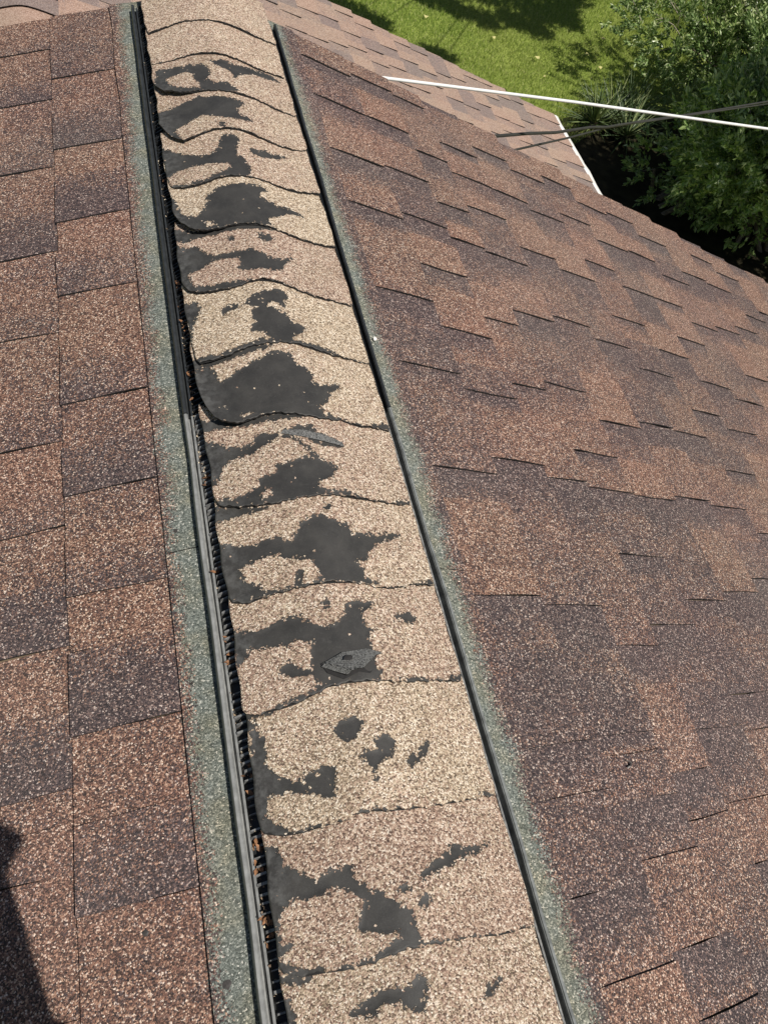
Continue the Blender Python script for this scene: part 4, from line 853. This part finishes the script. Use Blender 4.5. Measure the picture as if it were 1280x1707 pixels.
# chip of bark standing on the right slope
p = on_roof(1043, 1275)
o = empty('bark_chip', p, 'tiny pale curled chip casting a shadow on the right slope near the lower right', 'debris')
mb = MB(); r = .007
V = []
for i in range(7):
    a = -1.9+i*.62; V += [(p.x+r*math.cos(a), p.y+r*.8*math.sin(a), p.z-.001), (p.x+r*.8*math.cos(a), p.y+r*.7*math.sin(a), p.z+.009-.0008*i)]
mb.add(V, [(2*i, 2*i+2, 2*i+3, 2*i+1) for i in range(6)]); mb.add([(x*1+(.0008 if x > p.x else -.0008), y+.0008, z) for x, y, z in V], [(2*i+1, 2*i+3, 2*i+2, 2*i) for i in range(6)])
mb.build('chip', M['pale_chip'] if 'pale_chip' in M else M['white'], o)
p = on_roof(624, 566); mb = MB(); 
bm = bmesh.new(); bmesh.ops.create_icosphere(bm, subdivisions=1, radius=.0038)
V = [(p.x+v.co.x*random.uniform(.7, 1.3), p.y+v.co.y*1.5, p.z+.002+v.co.z*.8) for v in bm.verts]; F = [tuple(v.index for v in f.verts) for f in bm.faces]; bm.free()
o = mesh('pebble', V, F, M['white']); tag(o, 'tiny white pebble on the green strip beside the right vent rail', 'pebble')
# dark asphalt blobs and scuffs: small flattened lumps of sealant
TAR = ['dark round sealant spot on the left green strip just above the horizontal shingle seam', 'small dark spot where the left green strip meets the brown tabs, in the lower half',
       'largest dark sealant spot, on the left green strip near the bottom of the picture', 'small dark spot on the left slope below the lowest tab line', 'dark spot on the right green strip just below the shingle seam',
       'dark spot on the outer border of the right green strip, middle one of three', 'dark spot low on the right green strip, lowest of the three round ones', 'tiny narrow dark spot lowest on the right green strip',
       'tiny dark speck on the right slope beside the joint of the vent rails', 'tiny dark speck on the right slope right of the middle of the picture', 'tiny dark speck on the left slope just right of the photographer shadow']
for i, (u, v, s, r) in enumerate([(292, 885, -1, .006), (330, 1265, -1, .0055), (376, 1642, -1, .008), (242, 1555, -1, .004), (776, 995, 1, .004), (842, 1203, 1, .0045), (913, 1437, 1, .005), (939, 1540, 1, .0025), (745, 730, 1, .002), (993, 845, 1, .0025), (150, 1365, -1, .003)]):
    p = on_roof(u, v, s); V = []; n = 11; a0 = random.uniform(0, 6); nz = Vector((s*math.sin(TH), 0, math.cos(TH)))
    tx = Vector((math.cos(TH), 0, -s*math.sin(TH)))
    for j in range(n):
        t = 2*math.pi*j/n; q = r*random.uniform(.75, 1.15); V.append(tuple(p+tx*math.cos(t)*q+Vector((0, math.sin(t)*q, 0))-nz*.001))
    V.append(tuple(p+nz*.0012)); o = mesh('tar_spot', V, [(j, (j+1) % n, n) for j in range(n)], M['tar'], smooth=True)
    tag(o, TAR[i], 'sealant', 'dark sealant spots on the shingles')

# ------------------------------------------------------------------ the photographer, kneeling just behind the camera (only the shadow shows)
def cloth(name, c, r=.8): 
    t = NT(name); p = t.pos(); n = t.noise(p, 180., 3, .6); return t.fin(t.mix(t.map(n, .3, .7, 0., 1.), tuple(q*.8 for q in c), c), r, t.bump(n, .001), .2)
M['skin'] = cloth('skin', (.50, .30, .21), .5); M['shirt'] = cloth('blue_shirt', (.06, .09, .15)); M['jeans'] = cloth('work_trousers', (.07, .065, .06)); M['hair'] = cloth('hair', (.04, .025, .015)); M['boot'] = cloth('boot_leather', (.09, .05, .025)); M['phone'] = plain('phone_body', (.02, .02, .022), .2, .1)
def skin(name, verts, edges, mat, parent, sub=2):
    V = [Vector(v[:3]) for v in verts]; me = bpy.data.meshes.new(name); me.from_pydata([tuple(v) for v in V], [], edges); me.update()
    o = bpy.data.objects.new(name, me); COL.objects.link(o)
    md = o.modifiers.new('skin', 'SKIN'); md.use_smooth_shade = True
    for i, v in enumerate(verts):
        sv = me.skin_vertices[0].data[i]; sv.radius = (v[3], v[4] if len(v) > 4 else v[3]); sv.use_root = (i == 0)
    if sub: sm = o.modifiers.new('sub', 'SUBSURF'); sm.levels = sub; sm.render_levels = sub
    me.materials.append(mat); o.parent = parent; o.location = -parent.location
    return o
person = empty('person', (-.5, -.62, rp(.5)), 'person in blue shirt and dark trousers kneeling behind the camera and holding up a phone', 'person')
Rm = cam.rotation_euler.to_matrix(); cr_, cu_, cb_ = Rm.col[0], Rm.col[1], Rm.col[2]; CV = Vector(CAM)
pc = CV+cb_*.012-cu_*.055+cr_*.022
mb = MB()
def obx(mb, c, hx, hy, hz): 
    P = []
    for z in (-1, 1):
        for (a, b) in ((-1,-1), (1,-1), (1,1), (-1,1)): P.append(tuple(c+cr_*hx*a+cu_*hy*b+cb_*hz*z))
    mb.hexa(P)
ph = empty('phone', pc, 'black phone held up by the kneeling person', 'phone')
obx(mb, pc, .036, .073, .004); mb.build('phone_body', M['phone'], ph)
mb = MB(); obx(mb, pc+cb_*.0048, .034, .070, .0006); mb.build('screen', M['black_plastic'], ph)
hR = pc-cu_*.07+cr_*.012+cb_*.03; hL = pc-cu_*.06-cr_*.055+cb_*.03
kR = Vector((-.40, -.42, rp(.40)+.065)); kL = Vector((-.68, -.40, rp(.68)+.065))
bodyV = [(-.50,-.62,.28,.14,.12), (-.46,-.56,.44,.145,.11), (-.40,-.47,.62,.155,.11), (-.355,-.41,.75,.12,.09), (-.325,-.36,.83,.055,.055),
         (-.165,-.43,.755,.064), (-.235,-.42,.50,.050), tuple(hR)+(.027,),
         (-.50,-.33,.745,.06), (-.50,-.26,.50,.043), tuple(hL)+(.027,),
         (-.42,-.66,.24,.10), tuple(kR)+(.062,), (-.44,-.82,rp(.44)+.055,.045),
         (-.60,-.60,.24,.10), tuple(kL)+(.062,), (-.70,-.80,rp(.70)+.055,.045)]
skin('body', bodyV, [(0,1),(1,2),(2,3),(3,4),(3,5),(5,6),(6,7),(3,8),(8,9),(9,10),(0,11),(11,12),(12,13),(0,14),(14,15),(15,16)], M['shirt'], person)
# trousers over the legs
skin('trousers', [(-.50,-.62,.27,.15,.13), (-.42,-.66,.23,.108), tuple(kR)+(.07,), (-.44,-.80,rp(.44)+.06,.055), (-.60,-.60,.23,.108), tuple(kL)+(.07,), (-.70,-.78,rp(.70)+.06,.055)], [(0,1),(1,2),(2,3),(0,4),(4,5),(5,6)], M['jeans'], person)
for x, y in ((-.44, -.86), (-.70, -.84)): skin('boot', [(x, y+.05, rp(x)+.06, .048), (x, y-.03, rp(x)+.05, .045), (x-.01, y-.16, rp(x)+.04, .036)], [(0,1),(1,2)], M['boot'], person)
skin('neck', [(-.335,-.375,.80,.052), (-.26,-.31,.93,.05)], [(0,1)], M['skin'], person)
bm = bmesh.new(); bmesh.ops.create_uvsphere(bm, u_segments=24, v_segments=16, radius=1)
hc = Vector((-.250, -.285, 1.0)); fw = (CV-hc).normalized(); rt = fw.cross(Vector((0, 0, 1))).normalized(); up_ = rt.cross(fw)
for v in bm.verts:
    x, y, z = v.co
    yy = y*.098; zz = z*.118; xx = x*.078*(1-.18*max(0, -z))
    if y > 0 and z < 0: yy *= 1-.15*(-z)
    yy += .028*math.exp(-((x/.16)**2))*math.exp(-((z+.12)/.16)**2)*(y > 0)      # nose
    yy += .008*math.exp(-((x/.35)**2))*math.exp(-((z+.52)/.09)**2)*(y > 0)      # mouth
    yy -= .012*(math.exp(-(((x-.38)/.16)**2))+math.exp(-(((x+.38)/.16)**2)))*math.exp(-((z-.02)/.12)**2)*(y > 0)
    v.co = hc+rt*xx+fw*yy+up_*zz
V = [tuple(v.co) for v in bm.verts]; F = [tuple(v.index for v in f.verts) for f in bm.faces]; bm.free()
mesh('head', V, F, M['skin'], person, smooth=True)
for s in (-1, 1):
    mb = MB(); e = hc+rt*s*.078-fw*.005; mb.tube([e-up_*.028, e+rt*s*.012, e+up_*.03], [.008, .016, .009], 8); mb.build('ear', M['skin'], person, smooth=True)
    e = hc+rt*s*.03+fw*.078+up_*.004; bm = bmesh.new(); bmesh.ops.create_icosphere(bm, subdivisions=2, radius=.012); V = [tuple(e+v.co) for v in bm.verts]; F = [tuple(v.index for v in f.verts) for f in bm.faces]; bm.free(); mesh('eye', V, F, M['white'], person, smooth=True)
bm = bmesh.new(); bmesh.ops.create_uvsphere(bm, u_segments=24, v_segments=16, radius=1); V = []
for v in bm.verts:
    x, y, z = v.co; y2 = y if y < .3 or z > .35 else .3; V.append(tuple(hc+rt*x*.086+fw*(y2*.102-.008)+up_*(max(z, -.55)*.122+.008)))
F = [tuple(v.index for v in f.verts) for f in bm.faces]; bm.free(); mesh('hair', V, F, M['hair'], person, smooth=True)
# hands: palm and five fingers closing on the phone from its lower sides
for s, h in ((1, hR), (-1, hL)):
    w = cr_*s; side = pc+w*.040
    base = h-w*.012
    skin('hand', [tuple(base-cu_*.02+cb_*.01)+(.022, .016), tuple(base+cu_*.02)+(.030, .014), tuple(base+cu_*.05-cb_*.004)+(.028, .012)], [(0,1),(1,2)], M['skin'], person, 2)
    for k in range(4):
        q = base+cu_*(.005+.019*k)+w*.010; L = (.9, 1., 1.05, .9)[k]
        skin('finger', [tuple(q)+(.009,), tuple(q-cb_*.018*L+w*.004)+(.0088,), tuple(q-cb_*.026*L-w*.010)+(.008,), tuple(q-cb_*.024*L-w*.024*L)+(.0068,)], [(0,1),(1,2),(2,3)], M['skin'], person, 1)
    q = base-cu_*.005; skin('thumb', [tuple(q)+(.013,), tuple(q+cb_*.012-w*.012+cu_*.018)+(.010,), tuple(q+cb_*.006-w*.026+cu_*.036)+(.0085,)], [(0,1),(1,2)], M['skin'], person, 1)
